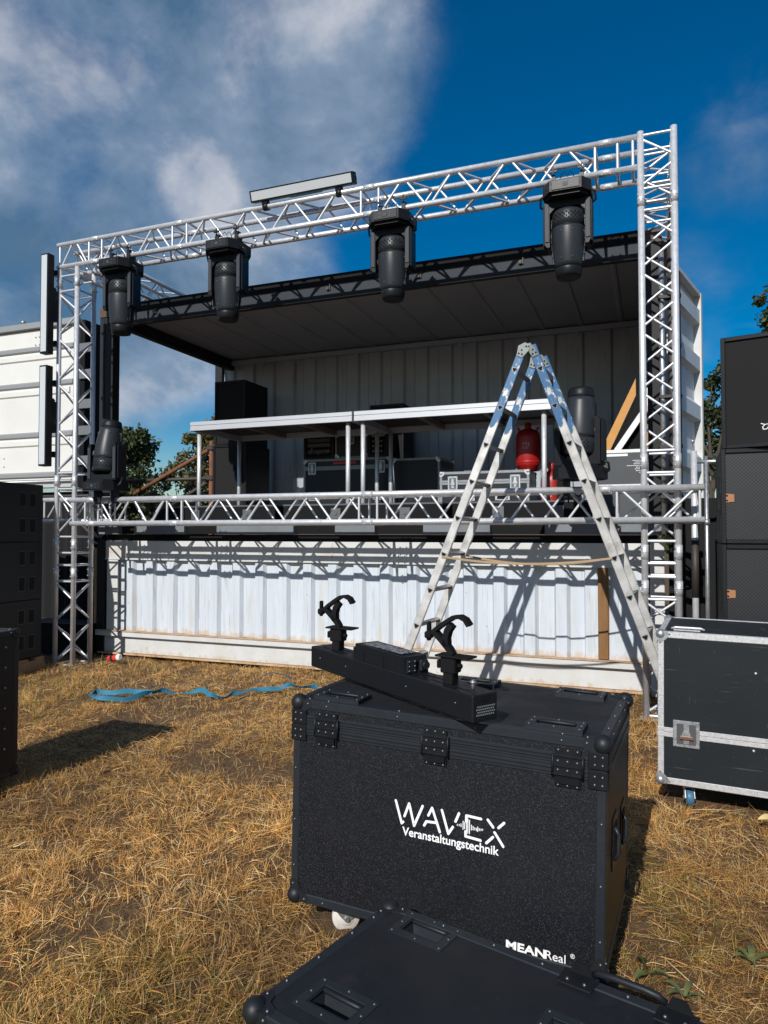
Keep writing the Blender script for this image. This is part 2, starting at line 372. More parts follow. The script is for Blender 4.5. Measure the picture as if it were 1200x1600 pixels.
# ------------------------------------------------------------------ mesh builder
class MB:
    def __init__(s):
        s.v, s.f, s.mi, s.sm = [], [], [], []

    def add(s, vs_, fs, mi=0, smooth=False, M=None):
        o = len(s.v)
        if M is not None: vs_ = [M @ Vector(p) for p in vs_]
        s.v += [tuple(p) for p in vs_]
        for k, f in enumerate(fs):
            s.f.append([i + o for i in f]); s.mi.append(mi)
            s.sm.append(smooth[k] if isinstance(smooth, (list, tuple)) else smooth)
        return s

    def box(s, x0, x1, y0, y1, z0, z1, c=0.0, mi=0, M=None):
        if c <= 0:
            vs_ = [(x, y, z) for x in (x0, x1) for y in (y0, y1) for z in (z0, z1)]
            return s.add(vs_, [(0, 1, 3, 2), (4, 6, 7, 5), (0, 4, 5, 1), (2, 3, 7, 6), (0, 2, 6, 4), (1, 5, 7, 3)], mi, False, M)
        c = min(c, (x1 - x0) * .45, (y1 - y0) * .45, (z1 - z0) * .45)
        vs_, idx = [], {}
        for i, x in enumerate((x0, x1)):
            for j, y in enumerate((y0, y1)):
                for k, z in enumerate((z0, z1)):
                    sx, sy, sz = (c, -c)[i], (c, -c)[j], (c, -c)[k]
                    for a, p in enumerate(((x, y + sy, z + sz), (x + sx, y, z + sz), (x + sx, y + sy, z))):
                        idx[(i, j, k, a)] = len(vs_); vs_.append(p)
        fs = []
        for i in (0, 1):
            q = [idx[(i, j, k, 0)] for j, k in ((0, 0), (0, 1), (1, 1), (1, 0))]; fs.append(q if i == 0 else q[::-1])
            q = [idx[(j, i, k, 1)] for j, k in ((0, 0), (1, 0), (1, 1), (0, 1))]; fs.append(q if i == 0 else q[::-1])
            q = [idx[(j, k, i, 2)] for j, k in ((0, 0), (0, 1), (1, 1), (1, 0))]; fs.append(q if i == 0 else q[::-1])
        for i in (0, 1):
            for j in (0, 1):
                fs.append([idx[(i, j, 0, 0)], idx[(i, j, 1, 0)], idx[(i, j, 1, 1)], idx[(i, j, 0, 1)]])
                fs.append([idx[(i, 0, j, 0)], idx[(i, 1, j, 0)], idx[(i, 1, j, 2)], idx[(i, 0, j, 2)]])
                fs.append([idx[(0, i, j, 1)], idx[(1, i, j, 1)], idx[(1, i, j, 2)], idx[(0, i, j, 2)]])
                for k in (0, 1):
                    fs.append([idx[(i, j, k, 0)], idx[(i, j, k, 1)], idx[(i, j, k, 2)]])
        return s.add(vs_, fs, mi, False, M)

    def tube(s, p0, p1, r, n=12, r1=None, mi=0, caps=True, M=None):
        p0, p1 = Vector(p0), Vector(p1); r1 = r if r1 is None else r1
        d = (p1 - p0).normalized(); a = d.orthogonal().normalized(); b = d.cross(a)
        vs_ = []
        for p, rr in ((p0, r), (p1, r1)):
            for k in range(n):
                t = 2 * math.pi * k / n
                vs_.append(p + (a * math.cos(t) + b * math.sin(t)) * rr)
        fs = [(k, (k + 1) % n, n + (k + 1) % n, n + k) for k in range(n)]; sm = [True] * n
        if caps: fs += [tuple(range(n))[::-1], tuple(range(n, 2 * n))]; sm += [False, False]
        return s.add(vs_, fs, mi, sm, M)

    def path(s, pts, r, n=8, mi=0, M=None):
        pts = [Vector(p) for p in pts]
        vs_, fs = [], []
        up = None
        for i, p in enumerate(pts):
            d = (pts[min(i + 1, len(pts) - 1)] - pts[max(i - 1, 0)]).normalized()
            if up is None: up = d.orthogonal().normalized()
            a = (up - d * up.dot(d)).normalized(); b = d.cross(a); up = a
            for k in range(n):
                t = 2 * math.pi * k / n
                vs_.append(p + (a * math.cos(t) + b * math.sin(t)) * r)
        for i in range(len(pts) - 1):
            for k in range(n):
                fs.append((i * n + k, i * n + (k + 1) % n, (i + 1) * n + (k + 1) % n, (i + 1) * n + k))
        sm = [True] * len(fs)
        fs += [tuple(range(n))[::-1], tuple(range((len(pts) - 1) * n, len(pts) * n))]; sm += [False, False]
        return s.add(vs_, fs, mi, sm, M)

    def lathe(s, prof, n=24, mi=0, M=None, sx=1.0, sy=1.0):
        vs_, fs = [], []
        for r_, z in prof:
            for k in range(n):
                t = 2 * math.pi * k / n
                vs_.append((r_ * math.cos(t) * sx, r_ * math.sin(t) * sy, z))
        m = len(prof)
        for i in range(m - 1):
            for k in range(n):
                fs.append((i * n + k, i * n + (k + 1) % n, (i + 1) * n + (k + 1) % n, (i + 1) * n + k))
        sm = [True] * len(fs)
        fs += [tuple(range(n))[::-1], tuple(range((m - 1) * n, m * n))]; sm += [False, False]
        return s.add(vs_, fs, mi, sm, M)

    def prism(s, poly, lo, hi, axis='z', mi=0, M=None):
        """poly of 2-D points extruded along axis"""
        n = len(poly)
        def P(a, b, c):
            return (a, b, c) if axis == 'z' else ((a, c, b) if axis == 'y' else (c, a, b))
        vs_ = [P(a, b, lo) for a, b in poly] + [P(a, b, hi) for a, b in poly]
        fs = [tuple(range(n))[::-1], tuple(range(n, 2 * n))] + [(k, (k + 1) % n, n + (k + 1) % n, n + k) for k in range(n)]
        return s.add(vs_, fs, mi, False, M)

    def ball(s, c, r, n=12, m=8, mi=0, M=None, flat=1.0):
        vs_ = [(c[0], c[1], c[2] - r * flat)]
        for i in range(1, m):
            ph = -math.pi / 2 + math.pi * i / m
            for k in range(n):
                t = 2 * math.pi * k / n
                vs_.append((c[0] + r * math.cos(ph) * math.cos(t), c[1] + r * math.cos(ph) * math.sin(t), c[2] + r * flat * math.sin(ph)))
        vs_.append((c[0], c[1], c[2] + r * flat))
        fs = [(0, 1 + (k + 1) % n, 1 + k) for k in range(n)]
        for i in range(m - 2):
            for k in range(n):
                a = 1 + i * n
                fs.append((a + k, a + (k + 1) % n, a + n + (k + 1) % n, a + n + k))
        t = len(vs_) - 1; a = 1 + (m - 2) * n
        fs += [(a + k, a + (k + 1) % n, t) for k in range(n)]
        return s.add(vs_, fs, mi, True, M)

    def ribbon(s, pts, side, w, th, mi=0, M=None):
        """flat strap: polyline centre, side vector, width, thickness"""
        pts = [Vector(p) for p in pts]; side = Vector(side).normalized()
        vs_, fs = [], []
        for i, p in enumerate(pts):
            d = (pts[min(i + 1, len(pts) - 1)] - pts[max(i - 1, 0)]).normalized()
            nrm = d.cross(side).normalized()
            for a, b in ((-1, -1), (1, -1), (1, 1), (-1, 1)):
                vs_.append(p + side * (a * w / 2) + nrm * (b * th / 2))
        for i in range(len(pts) - 1):
            o = i * 4
            for k in range(4):
                fs.append((o + k, o + (k + 1) % 4, o + 4 + (k + 1) % 4, o + 4 + k))
        fs += [(3, 2, 1, 0), tuple(range(len(vs_) - 4, len(vs_)))]
        return s.add(vs_, fs, mi, False, M)

    def mesh(s, name, mats):
        me = bpy.data.meshes.new(name)
        me.from_pydata(s.v, [], s.f)
        for m in (mats if isinstance(mats, (list, tuple)) else [mats]): me.materials.append(m)
        me.polygons.foreach_set('material_index', s.mi)
        me.polygons.foreach_set('use_smooth', s.sm)
        me.update()
        return me

    def build(s, name, mats, parent=None, loc=None, rot=None):
        o = bpy.data.objects.new(name, s.mesh(name, mats)); COL.objects.link(o)
        if parent is not None: o.parent = parent
        if loc is not None: o.location = loc
        if rot is not None: o.rotation_euler = rot
        return o


def tag(o, label=None, cat=None, group=None, kind=None):
    if label: o['label'] = label
    if cat: o['category'] = cat
    if group: o['group'] = group
    if kind: o['kind'] = kind
    return o


def thing(name, label, cat, loc=(0, 0, 0), rot=(0, 0, 0), group=None):
    o = bpy.data.objects.new(name, None); COL.objects.link(o)
    o.location = loc; o.rotation_euler = rot; o.empty_display_size = 0.1
    return tag(o, label, cat, group)


def kids(o):
    return [c for c in COL.objects if c.parent == o]


def copy_tree(o, parent=None):
    c = o.copy(); COL.objects.link(c); c.parent = parent
    for ch in kids(o):
        copy_tree(ch, c)
    return c


def dup(root, loc, rot=None, label=None):
    c = copy_tree(root); c.location = loc
    if rot is not None: c.rotation_euler = rot
    if label: c['label'] = label
    return c


def text_obj(name, body, size, parent, loc, rot, material, xscale=1.0, shear=0.0, bold=0.0, align='LEFT'):
    cu = bpy.data.curves.new(name, 'FONT'); cu.body = body; cu.size = size; cu.extrude = 0.0006; cu.offset = bold; cu.shear = shear
    cu.align_x = align
    tmp = bpy.data.objects.new('tmp_text', cu); COL.objects.link(tmp)
    dg = bpy.context.evaluated_depsgraph_get()
    me = bpy.data.meshes.new_from_object(tmp.evaluated_get(dg)); me.name = name
    bpy.data.objects.remove(tmp)
    me.materials.clear(); me.materials.append(material)
    o = bpy.data.objects.new(name, me); COL.objects.link(o)
    o.parent = parent; o.location = loc; o.rotation_euler = rot; o.scale = (xscale, 1, 1)
    return o


# ------------------------------------------------------------------ value noise for placing grass
_grid = rng.random((257, 257))


def vnoise(x, y, f, off=0.0):
    x = np.asarray(x) * f + 37.3 + off; y = np.asarray(y) * f + 91.7 + off * 1.7
    xi = np.floor(x).astype(int); yi = np.floor(y).astype(int)
    fx = x - xi; fy = y - yi
    fx = fx * fx * (3 - 2 * fx); fy = fy * fy * (3 - 2 * fy)
    xi %= 256; yi %= 256
    g = _grid
    return (g[xi, yi] * (1 - fx) * (1 - fy) + g[xi + 1, yi] * fx * (1 - fy) + g[xi, yi + 1] * (1 - fx) * fy + g[xi + 1, yi + 1] * fx * fy)


def ground_z(x, y):
    return 0.05 * (vnoise(x, y, 0.9) - 0.5) + 0.035 * (vnoise(x, y, 2.6, 5.0) - 0.5)


# ------------------------------------------------------------------ ground
def build_ground():
    xs = np.concatenate([np.linspace(-400, -14, 20), np.linspace(-12, 6, 145), np.linspace(8, 400, 20)])
    ys = np.concatenate([np.linspace(-300, -5, 16), np.linspace(-3, 12, 121), np.linspace(14, 600, 24)])
    X, Y = np.meshgrid(xs, ys, indexing='ij')
    Z = ground_z(X, Y) * np.clip(1.6 - np.abs(X + 3) / 9, 0, 1)
    vs_ = np.stack([X, Y, Z], -1).reshape(-1, 3)
    ny = len(ys)
    fs = [(i * ny + j, (i + 1) * ny + j, (i + 1) * ny + j + 1, i * ny + j + 1) for i in range(len(xs) - 1) for j in range(ny - 1)]
    me = bpy.data.meshes.new('ground'); me.from_pydata(vs_.tolist(), [], fs)
    me.polygons.foreach_set('use_smooth', [True] * len(fs))
    me.materials.append(mat("dry_soil_thatch", (0.125, 0.066, 0.026), 0.95, noise=(5, 0.8, (0.065, 0.036, 0.016)), bump=(60, 0.8, 0.02),
                            stain=[((0.17, 0.105, 0.045), 18, 0.5, 0.7)]))
    o = bpy.data.objects.new('ground', me); COL.objects.link(o)
    tag(o, kind='structure')


build_ground()

GRASS_KEEP = []   # footprints where no blade grows: (x0, x1, y0, y1)


def build_grass():
    # positions: density falls with distance from where people stand
    n1, n2 = 400000, 50000
    d = rng.uniform(1.0, 8.2, n1) ** 1.0
    a = R(20.8) + np.radians(rng.uniform(-38, 38, n1))
    x = -np.sin(a) * d; y = np.cos(a) * d
    x2 = rng.uniform(-12, 5, n2); y2 = rng.uniform(-1.5, 10, n2)
    x = np.concatenate([x, x2]); y = np.concatenate([y, y2])
    # pull part of the blades into tufts
    nt_ = 4200
    td = rng.uniform(1.2, 8.2, nt_); ta = R(20.8) + np.radians(rng.uniform(-38, 38, nt_))
    tx = -np.sin(ta) * td; ty = np.cos(ta) * td
    n = len(x)
    intuft = rng.random(n) < 0.50
    intuft[n1:] = False
    k = rng.integers(0, nt_, n)
    rad = np.abs(rng.normal(0, 0.030, n)); th = rng.uniform(0, 2 * np.pi, n)
    x = np.where(intuft, tx[k] + rad * np.cos(th), x); y = np.where(intuft, ty[k] + rad * np.sin(th), y)
    # bare worn patches
    bare = vnoise(x, y, 1.7, 3.0) * 0.6 + vnoise(x, y, 4.3, 8.0) * 0.4
    keep = (bare > 0.42) | (rng.random(n) < np.clip((bare - 0.12) * 2.2, 0.12, 1.0))
    keep &= ~((y > 6.47) & (x > -6.0) & (x < 0.1))
    for (a0, a1, b0, b1) in GRASS_KEEP:
        keep &= ~((x > a0) & (x < a1) & (y > b0) & (y < b1))
    x, y, th, intuft, k, bare = x[keep], y[keep], th[keep], intuft[keep], k[keep], bare[keep]
    n = len(x)
    flow = vnoise(x, y, 0.8, 2.0) * 4 * np.pi + vnoise(x, y, 2.6, 9.0) * 4.0 * np.pi
    dirn = np.where(intuft, th, flow + rng.normal(0, 0.95, n))
    tall = vnoise(x, y, 1.3, 12.0)
    far = np.clip((y - 3.8) / 2.6, 0, 1)                  # left untrodden near the container
    lying = rng.random(n) < (0.74 - 0.40 * far - 0.42 * intuft)
    length = np.where(lying, rng.uniform(0.03, 0.115, n) * np.where(rng.random(n) < 0.05, 1.8, 1), rng.uniform(0.025, 0.085, n) * (0.55 + 0.9 * tall))
    tilt = np.where(lying, rng.uniform(1.15, 1.5, n), np.abs(rng.normal(0.55, 0.3, n)))
    bend = np.where(lying, rng.normal(0.3, 0.45, n), rng.uniform(0.3, 1.4, n))
    width = rng.uniform(0.0010, 0.0023, n) * (1 + 0.5 * far)
    # three joints per blade
    zg = ground_z(x, y) * np.clip(1.6 - np.abs(x + 3) / 9, 0, 1)
    lift = np.where(lying, rng.uniform(0.0, 0.035, n), 0.0)
    P = [np.stack([x, y, zg - 0.006 + lift], -1)]
    cur = tilt.copy()
    for s_ in range(3):
        dxy = np.sin(cur); dz = np.cos(cur)
        cur = cur + bend / 3
        st = np.stack([dxy * np.cos(dirn), dxy * np.sin(dirn), dz], -1) * (length / 3)[:, None]
        P.append(P[-1] + st)
    for q in P: q[:, 2] = np.maximum(q[:, 2], zg - 0.006)
    yaw = rng.uniform(-0.9, 0.9, n)
    sx = -np.sin(dirn + yaw); sy = np.cos(dirn + yaw)
    side = np.stack([sx, sy, np.where(lying, rng.normal(0, 0.5, n), 0)], -1)
    V = np.empty((n, 7, 3), np.float32)
    for j, wf in enumerate((1.0, 0.9, 0.6)):
        V[:, 2 * j] = P[j] - side * (width * wf / 2)[:, None]
        V[:, 2 * j + 1] = P[j] + side * (width * wf / 2)[:, None]
    V[:, 6] = P[3]
    tri = np.array([[0, 1, 3], [0, 3, 2], [2, 3, 5], [2, 5, 4], [4, 5, 6]])
    F = (np.arange(n)[:, None, None] * 7 + tri[None]).reshape(-1, 3)
    me = bpy.data.meshes.new('dry_grass')
    me.vertices.add(n * 7); me.vertices.foreach_set('co', V.reshape(-1))
    me.loops.add(F.size); me.loops.foreach_set('vertex_index', F.reshape(-1).astype(np.int32))
    me.polygons.add(len(F)); me.polygons.foreach_set('loop_start', (np.arange(len(F)) * 3).astype(np.int32))
    me.polygons.foreach_set('loop_total', np.full(len(F), 3, np.int32))
    me.update(calc_edges=True)
    # straw colours, one per blade
    straw = np.array([0.82, 0.50, 0.18]); amber = np.array([0.66, 0.315, 0.070]); brown = np.array([0.21, 0.094, 0.030])
    pale = np.array([0.82, 0.61, 0.30]); green = np.array([0.25, 0.205, 0.04])
    u = rng.random(n)[:, None]; patch = vnoise(x, y, 1.1, 20.0)[:, None]
    c = straw * u + amber * (1 - u)
    c = np.where(rng.random(n)[:, None] < 0.28, brown * (0.7 + 0.6 * rng.random(n)[:, None]), c)
    c = np.where(rng.random(n)[:, None] < 0.18, pale, c)
    gmask = (vnoise(x, y, 0.9, 31.0) * 0.6 + vnoise(x, y, 3.1, 44.0) * 0.4 + 0.10 * far) > 0.63
    c = np.where((gmask & (rng.random(n) < 0.22))[:, None], green * (0.8 + 0.6 * rng.random(n)[:, None]), c)
    c = np.where((rng.random(n) < 0.035)[:, None], green, c)
    c = c * (0.62 + 0.68 * patch)
    rgba = np.ones((n, 7, 4), np.float32); rgba[:, :, :3] = c[:, None, :]
    at = me.color_attributes.new('tint', 'FLOAT_COLOR', 'POINT'); at.data.foreach_set('color', rgba.reshape(-1))
    me.materials.append(vcol_mat('straw', 0.6, 0.18))
    o = bpy.data.objects.new('dry_grass', me); COL.objects.link(o)
    tag(o, 'dry golden grass trampled flat over the field', 'grass', kind='stuff')


# ------------------------------------------------------------------ containers
WY = 6.45                      # front plane of both containers
CX0, CX1 = -6.0, 0.10


def build_base_container():
    root = thing('base_container', 'low white corrugated container base the stage stands on, streaked with rust', 'container', (CX0, WY, 0))
    W = CX1 - CX0
    # corrugated sheet, one profile along X: ridges flush with the frame, troughs 34 mm behind
    prof = [(0.13, 0.02), (0.24, 0.02)]
    x = 0.24
    while x < W - 0.95:
        prof += [(x, 0.054), (x + 0.140, 0.054), (x + 0.160, 0.016), (x + 0.252, 0.016)]
        x += 0.282
    prof += [(x, 0.052), (x + 0.12, 0.052), (x + 0.13, 0.03), (W - 0.13, 0.03)]
    m = MB(); vs_, fs = [], []
    for a, b in prof: vs_ += [(a, b, 0.30), (a, b, 1.12)]
    for i in range(len(prof) - 1): fs.append((2 * i, 2 * i + 2, 2 * i + 3, 2 * i + 1))
    m.add(vs_, fs)
    m.build('corrugated_side', WHITEC, root)
    b = MB(); b.box(0.12, W - 0.12, 0.0, 0.10, 1.115, 1.325, 0.004); b.box(0.12, W - 0.12, -0.008, 0.0, 1.112, 1.128)
    b.build('top_rail', WHITER, root)
    b = MB(); b.box(0.02, W - 0.12, 0.005, 0.10, 0.06, 0.245, 0.004); b.build('bottom_rail', WHITER, root)
    b = MB(); b.box(0.02, W - 0.10, -0.045, 0.06, 0.247, 0.302, 0.003); b.build('sill', WHITER, root)
    b = MB(); b.box(0.02, W - 0.10, -0.055, 0.05, 0.303, 0.309, 0); b.box(0.03, W - 0.12, -0.02, 0.08, 0.040, 0.058, 0)
    b.build('rust_flange', RUSTLIP, root)
    for k, xx in enumerate((0.0, W - 0.115)):
        b = MB(); b.box(xx, xx + 0.115, -0.006, 0.15, 0.02, 1.33, 0.006); b.build('corner_post', WHITER if k else DARKST, root)
    b = MB(); b.box(0.145, 0.30, -0.004, 0.015, 0.312, 1.108, 0.003); b.build('end_plate', WHITER, root)
    b = MB(); b.box(0.02, W - 0.02, 0.12, 2.40, 0.06, 1.32); b.build('container_body', DARKST, root)
    b = MB(); b.box(W - 0.545, W - 0.46, -0.012, 0.026, 0.315, 1.11, 0.003); b.build('brown_board', WOODB, root)
    for xx in np.arange(0.5, W - 0.4, 0.62):
        b = MB(); b.box(xx, xx + 0.018, -0.004, 0.002, 1.135, 1.318); b.build('rail_weld', WHITER, root)
    t = thing('support_block', 'concrete block under the right end of the container base', 'block', (CX1 - 0.35, WY + 0.15, 0))
    b = MB(); b.box(-0.22, 0.22, -0.12, 0.2, 0.0, 0.05, 0.008)
    b.build('block_body', mat("concrete", (0.34, 0.33, 0.31), 0.9, noise=(12, 0.6, (0.25, 0.24, 0.22))), t)


build_base_container()
FZ = 1.50        # stage floor height


def build_stage_container():
    root = thing('stage_container', 'open-sided dark grey shipping container used as the raised stage', 'container', (CX0, WY, 1.40))
    W = CX1 - CX0; D = 2.44
    b = MB()
    pk = [(0.30, 0.52), (1.20, 1.62), (2.55, 3.02), (3.45, 3.95), (4.6, 5.1)]   # black pockets in the rail
    x = 0.0
    for a, c in pk:
        b = MB(); b.box(x, a, 0.0, 0.12, 0.0, 0.092, 0.003); b.build('bottom_rail', RAILG, root); x = c
    b = MB(); b.box(x, W, 0.0, 0.12, 0.0, 0.092, 0.003); b.build('bottom_rail', RAILG, root)
    b = MB(); b.box(0.01, W - 0.01, 0.06, 0.14, 0.004, 0.088); b.build('pocket_lining', BLKD, root)
    b = MB(); b.box(0.0, W, 0.125, D, 0.02, 0.10); b.build('stage_floor', DARKST, root)
    b = MB(); b.box(0.05, W - 0.05, 0.10, 0.16, -0.075, -0.004); b.build('gap_packing', BLKD, root)
    # posts
    for k, (xx, yy) in enumerate(((0.0, 0.0), (W - 0.12, 0.0), (0.0, D - 0.12), (W - 0.12, D - 0.12))):
        b = MB(); b.box(xx, xx + 0.19 if k == 0 else xx + 0.12, yy, yy + 0.12, 0.095, 2.52, 0.005)
        if k == 0: b.box(xx + 0.01, xx + 0.075, yy - 0.006, yy, 0.10, 2.50)
        b.build('corner_post', [DARKST], root)
        c = MB(); c.box(xx - 0.004, xx + 0.13, yy - 0.008, yy + 0.15, 2.522, 2.64, 0.006)
        c.build('corner_casting', mat("brown_steel", (0.09, 0.055, 0.035), 0.7, noise=(14, 0.6, (0.05, 0.035, 0.025))), root)
    # roof: ribbed sheet plus front lip and end beam
    prof = []; x = 0.20
    while x < W - 0.2:
        prof += [(x, 2.545), (x + 0.40, 2.545), (x + 0.415, 2.53), (x + 0.445, 2.53)]; x += 0.46
    prof.append((W - 0.13, 2.545))
    m = MB(); vs_, fs = [], []
    for a, c in prof: vs_ += [(a, 0.03, c), (a, D - 0.03, c)]
    for i in range(len(prof) - 1): fs.append((2 * i, 2 * i + 1, 2 * i + 3, 2 * i + 2))
    m.add(vs_, fs); m.build('roof', CEIL, root)
    b = MB(); b.box(0.18, W - 0.02, 0.02, D, 2.56, 2.63); b.build('roof_top', DARKST, root)
    b = MB(); b.box(0.20, W - 0.125, -0.02, 0.02, 2.432, 2.528, 0.003); b.build('front_lip', LIP, root)
    b = MB(); b.box(0.20, W - 0.125, -0.012, 0.02, 2.530, 2.65, 0.003); b.build('top_rail', BLKD, root)
    b = MB(); b.box(0.20, W - 0.125, -0.035, 0.025, 2.390, 2.430, 0.003); b.build('lip_flange', DARKST, root)
    for xx in (0.45, 0.80, 1.55, 2.32, 2.95, 3.92, 4.9):
        b = MB(); b.tube((xx, -0.045, 2.50), (xx, -0.02, 2.50), 0.018, 8); b.box(xx + .018, xx + .028, -.035, -.02, 2.48, 2.54)
        b.build('lip_bolt', DKTUBE, root)
    b = MB(); b.box(0.20, 0.29, 0.03, D, 2.40, 2.54, 0.004); b.build('end_beam', DARKST, root)
    # back wall, corrugated
    prof = []; x = 0.12
    while x < W - 0.15:
        prof += [(x, D - 0.06), (x + 0.16, D - 0.06), (x + 0.19, D - 0.025), (x + 0.30, D - 0.025)]; x += 0.33
    prof.append((W - 0.12, D - 0.06))
    m = MB(); vs_, fs = [], []
    for a, c in prof: vs_ += [(a, c, 0.10), (a, c, 2.53)]
    for i in range(len(prof) - 1): fs.append((2 * i, 2 * i + 1, 2 * i + 3, 2 * i + 2))
    m.add(vs_, fs); m.build('back_wall', INNER, root)
    b = MB(); b.box(0.12, W - 0.12, D - 0.02, D, 0.10, 2.55); b.build('back_skin', DARKST, root)
    b = MB(); b.box(0.12, W - 0.12, D - 0.13, D - 0.065, 2.46, 2.525, 0.004)
    for xx in np.arange(0.8, W, 1.45): b.box(xx, xx + 0.05, D - 0.15, D - 0.13, 2.40, 2.45)
    b.build('back_rail', INNER, root)
        # right end wall inside
    m = MB(); m.box(W - 0.05, W - 0.01, 0.13, D - 0.13, 0.10, 2.53); m.build('end_wall', DARKST, root)
    # right door, swung open towards the back, ribs across
    dr = MB(); dr.box(0, 1.16, -0.02, 0.02, 0.02, 2.60, 0.003)
    door = dr.build('door', WHITEC, root, loc=(W + 0.05, 0.88, 0.0), rot=(0, 0, R(75.0)))
    for zz in (0.10, 0.66, 1.22, 1.76, 2.28):
        f = MB()
        f.prism([(-0.02, zz), (-0.02, zz + 0.24), (-0.085, zz + 0.17), (-0.085, zz + 0.02)], 0.0, 1.095, 'x'); f.build('door_rib', WHITEC, door)
    f = MB(); f.box(1.10, 1.17, -0.10, 0.04, 0.0, 2.64, 0.004); f.build('door_edge', WHITER, door)
    f = MB(); f.box(0.0, 1.098, -0.095, 0.03, 2.602, 2.65, 0.004); f.build('door_cap', WHITER, door)
    for zz in (0.86, 1.0):
        f = MB(); f.ball((0.95, -0.03, zz), 0.022, 8, 6); f.build('door_bolt', STEEL, door)
    return root


build_stage_container()

# ------------------------------------------------------------------ truss
BRACE_ME = None


def brace(p0, p1, r, parent):
    """one diagonal or cross bar: its own object, mesh shared by all"""
    global BRACE_ME
    if BRACE_ME is None:
        b = MB(); b.tube((0, 0, -0.5), (0, 0, 0.5), 1.0, 10); BRACE_ME = b.mesh('brace', ALUB)
    p0, p1 = Vector(p0), Vector(p1)
    o = bpy.data.objects.new('brace', BRACE_ME); COL.objects.link(o); o.parent = parent
    d = p1 - p0
    o.location = (p0 + p1) / 2
    o.rotation_euler = d.to_track_quat('Z', 'Y').to_euler()
    o.scale = (r, r, d.length)
    return o


def build_truss(label, org, u, v, w, breaks, group='aluminium box trusses of the stage frame', phase=0, cap0=True, cap1=True):
    S = 0.24
    u, v, w = Vector(u), Vector(v), Vector(w)
    root = thing('box_truss', label, 'truss', org, (0, 0, 0), group)
    off = [Vector(), v * S, v * S + w * S, w * S]
    t0, t1 = breaks[0], breaks[-1]
    for o_ in off:
        m = MB(); m.tube(o_ + u * t0, o_ + u * t1, 0.025, 16); m.build('chord', ALU, root)
    for t in breaks[1:-1]:
        for o_ in off:
            m = MB(); m.tube(o_ + u * (t - 0.055), o_ + u * (t + 0.055), 0.0275, 16)
            m.tube(o_ + u * (t - 0.004), o_ + u * (t + 0.004), 0.0285, 16)
            for s_ in (-0.032, 0.032):
                q = o_ + u * (t + s_); m.tube(q - (v + w).normalized() * 0.037, q + (v + w).normalized() * 0.037, 0.006, 6, mi=1)
            m.build('coupler', [ALU, STEEL], root)
    faces = [(0, 1), (1, 2), (2, 3), (3, 0)]
    for si in range(len(breaks) - 1):
        a, b = breaks[si], breaks[si + 1]
        ea = a + (0.085 if si > 0 else 0.03); eb = b - (0.085 if si < len(breaks) - 2 else 0.03)
        if eb - ea < 0.06: eb = ea = (a + b) / 2
        for fi, (i, j) in enumerate(faces):
            for t in {round(ea, 4), round(eb, 4)}:
                brace(off[i] + u * t, off[j] + u * t, 0.0105, root)
            ln = eb - ea
            if ln < 0.16: continue
            n = max(1, round(ln / 0.232)); st = ln / n
            for k in range(n):
                i_, j_ = (i, j) if (k + fi + phase) % 2 == 0 else (j, i)
                brace(off[i_] + u * (ea + k * st + 0.024), off[j_] + u * (ea + (k + 1) * st - 0.024), 0.0100, root)
    return root


TY = 5.75
build_truss('left upright box truss tower carrying two light bars', (-5.90, TY, 0), (0, 0, 1), (1, 0, 0), (0, 1, 0), [0.0, 0.99, 1.29, 1.965, 4.08, 4.235])
build_truss('right upright box truss tower beside the open white container door', (-0.05, TY, 0), (0, 0, 1), (1, 0, 0), (0, 1, 0), [0.0, 0.998, 1.27, 1.962, 4.0, 4.535])
build_truss('long upper horizontal box truss carrying four hanging moving lights', (0, TY, 4.26), (1, 0, 0), (0, 0, 1), (0, 1, 0), [-5.93, -5.42, -4.36, -2.32, -0.305, -0.077])
build_truss('short box truss running back from the top of the left tower over the roof', (-5.90, 0, 4.26), (0, 1, 0), (0, 0, 1), (1, 0, 0), [6.02, 6.5, 8.5])
build_truss('short box truss running back from the top of the right tower over the roof', (-0.05, 0, 4.26), (0, 1, 0), (0, 0, 1), (1, 0, 0), [6.02, 6.5, 8.5])
build_truss('long lower horizontal box truss across the front of the stage floor', (0, 5.665, 1.513), (1, 0, 0), (0, 0, 1), (0, 1, 0), [-5.62, -5.35, -4.33, -2.30, -0.33, 0.365], phase=1)
build_truss('short box truss stub behind the left tower at stage height', (0, 6.07, 1.545), (1, 0, 0), (0, 0, 1), (0, 1, 0), [-6.44, -6.10, -5.45])
for xc, yc, lab in ((-5.78, 5.87, 'ladder-backed steel foot plate under the left truss tower'), (0.07, 5.87, 'steel foot plate under the right truss tower')):
    t = thing('base_plate', lab, 'base plate', (xc, yc, 0))
    b = MB(); b.box(-0.17, 0.17, -0.17, 0.17, -0.005, 0.008, 0.002); b.build('plate', ALU, t)


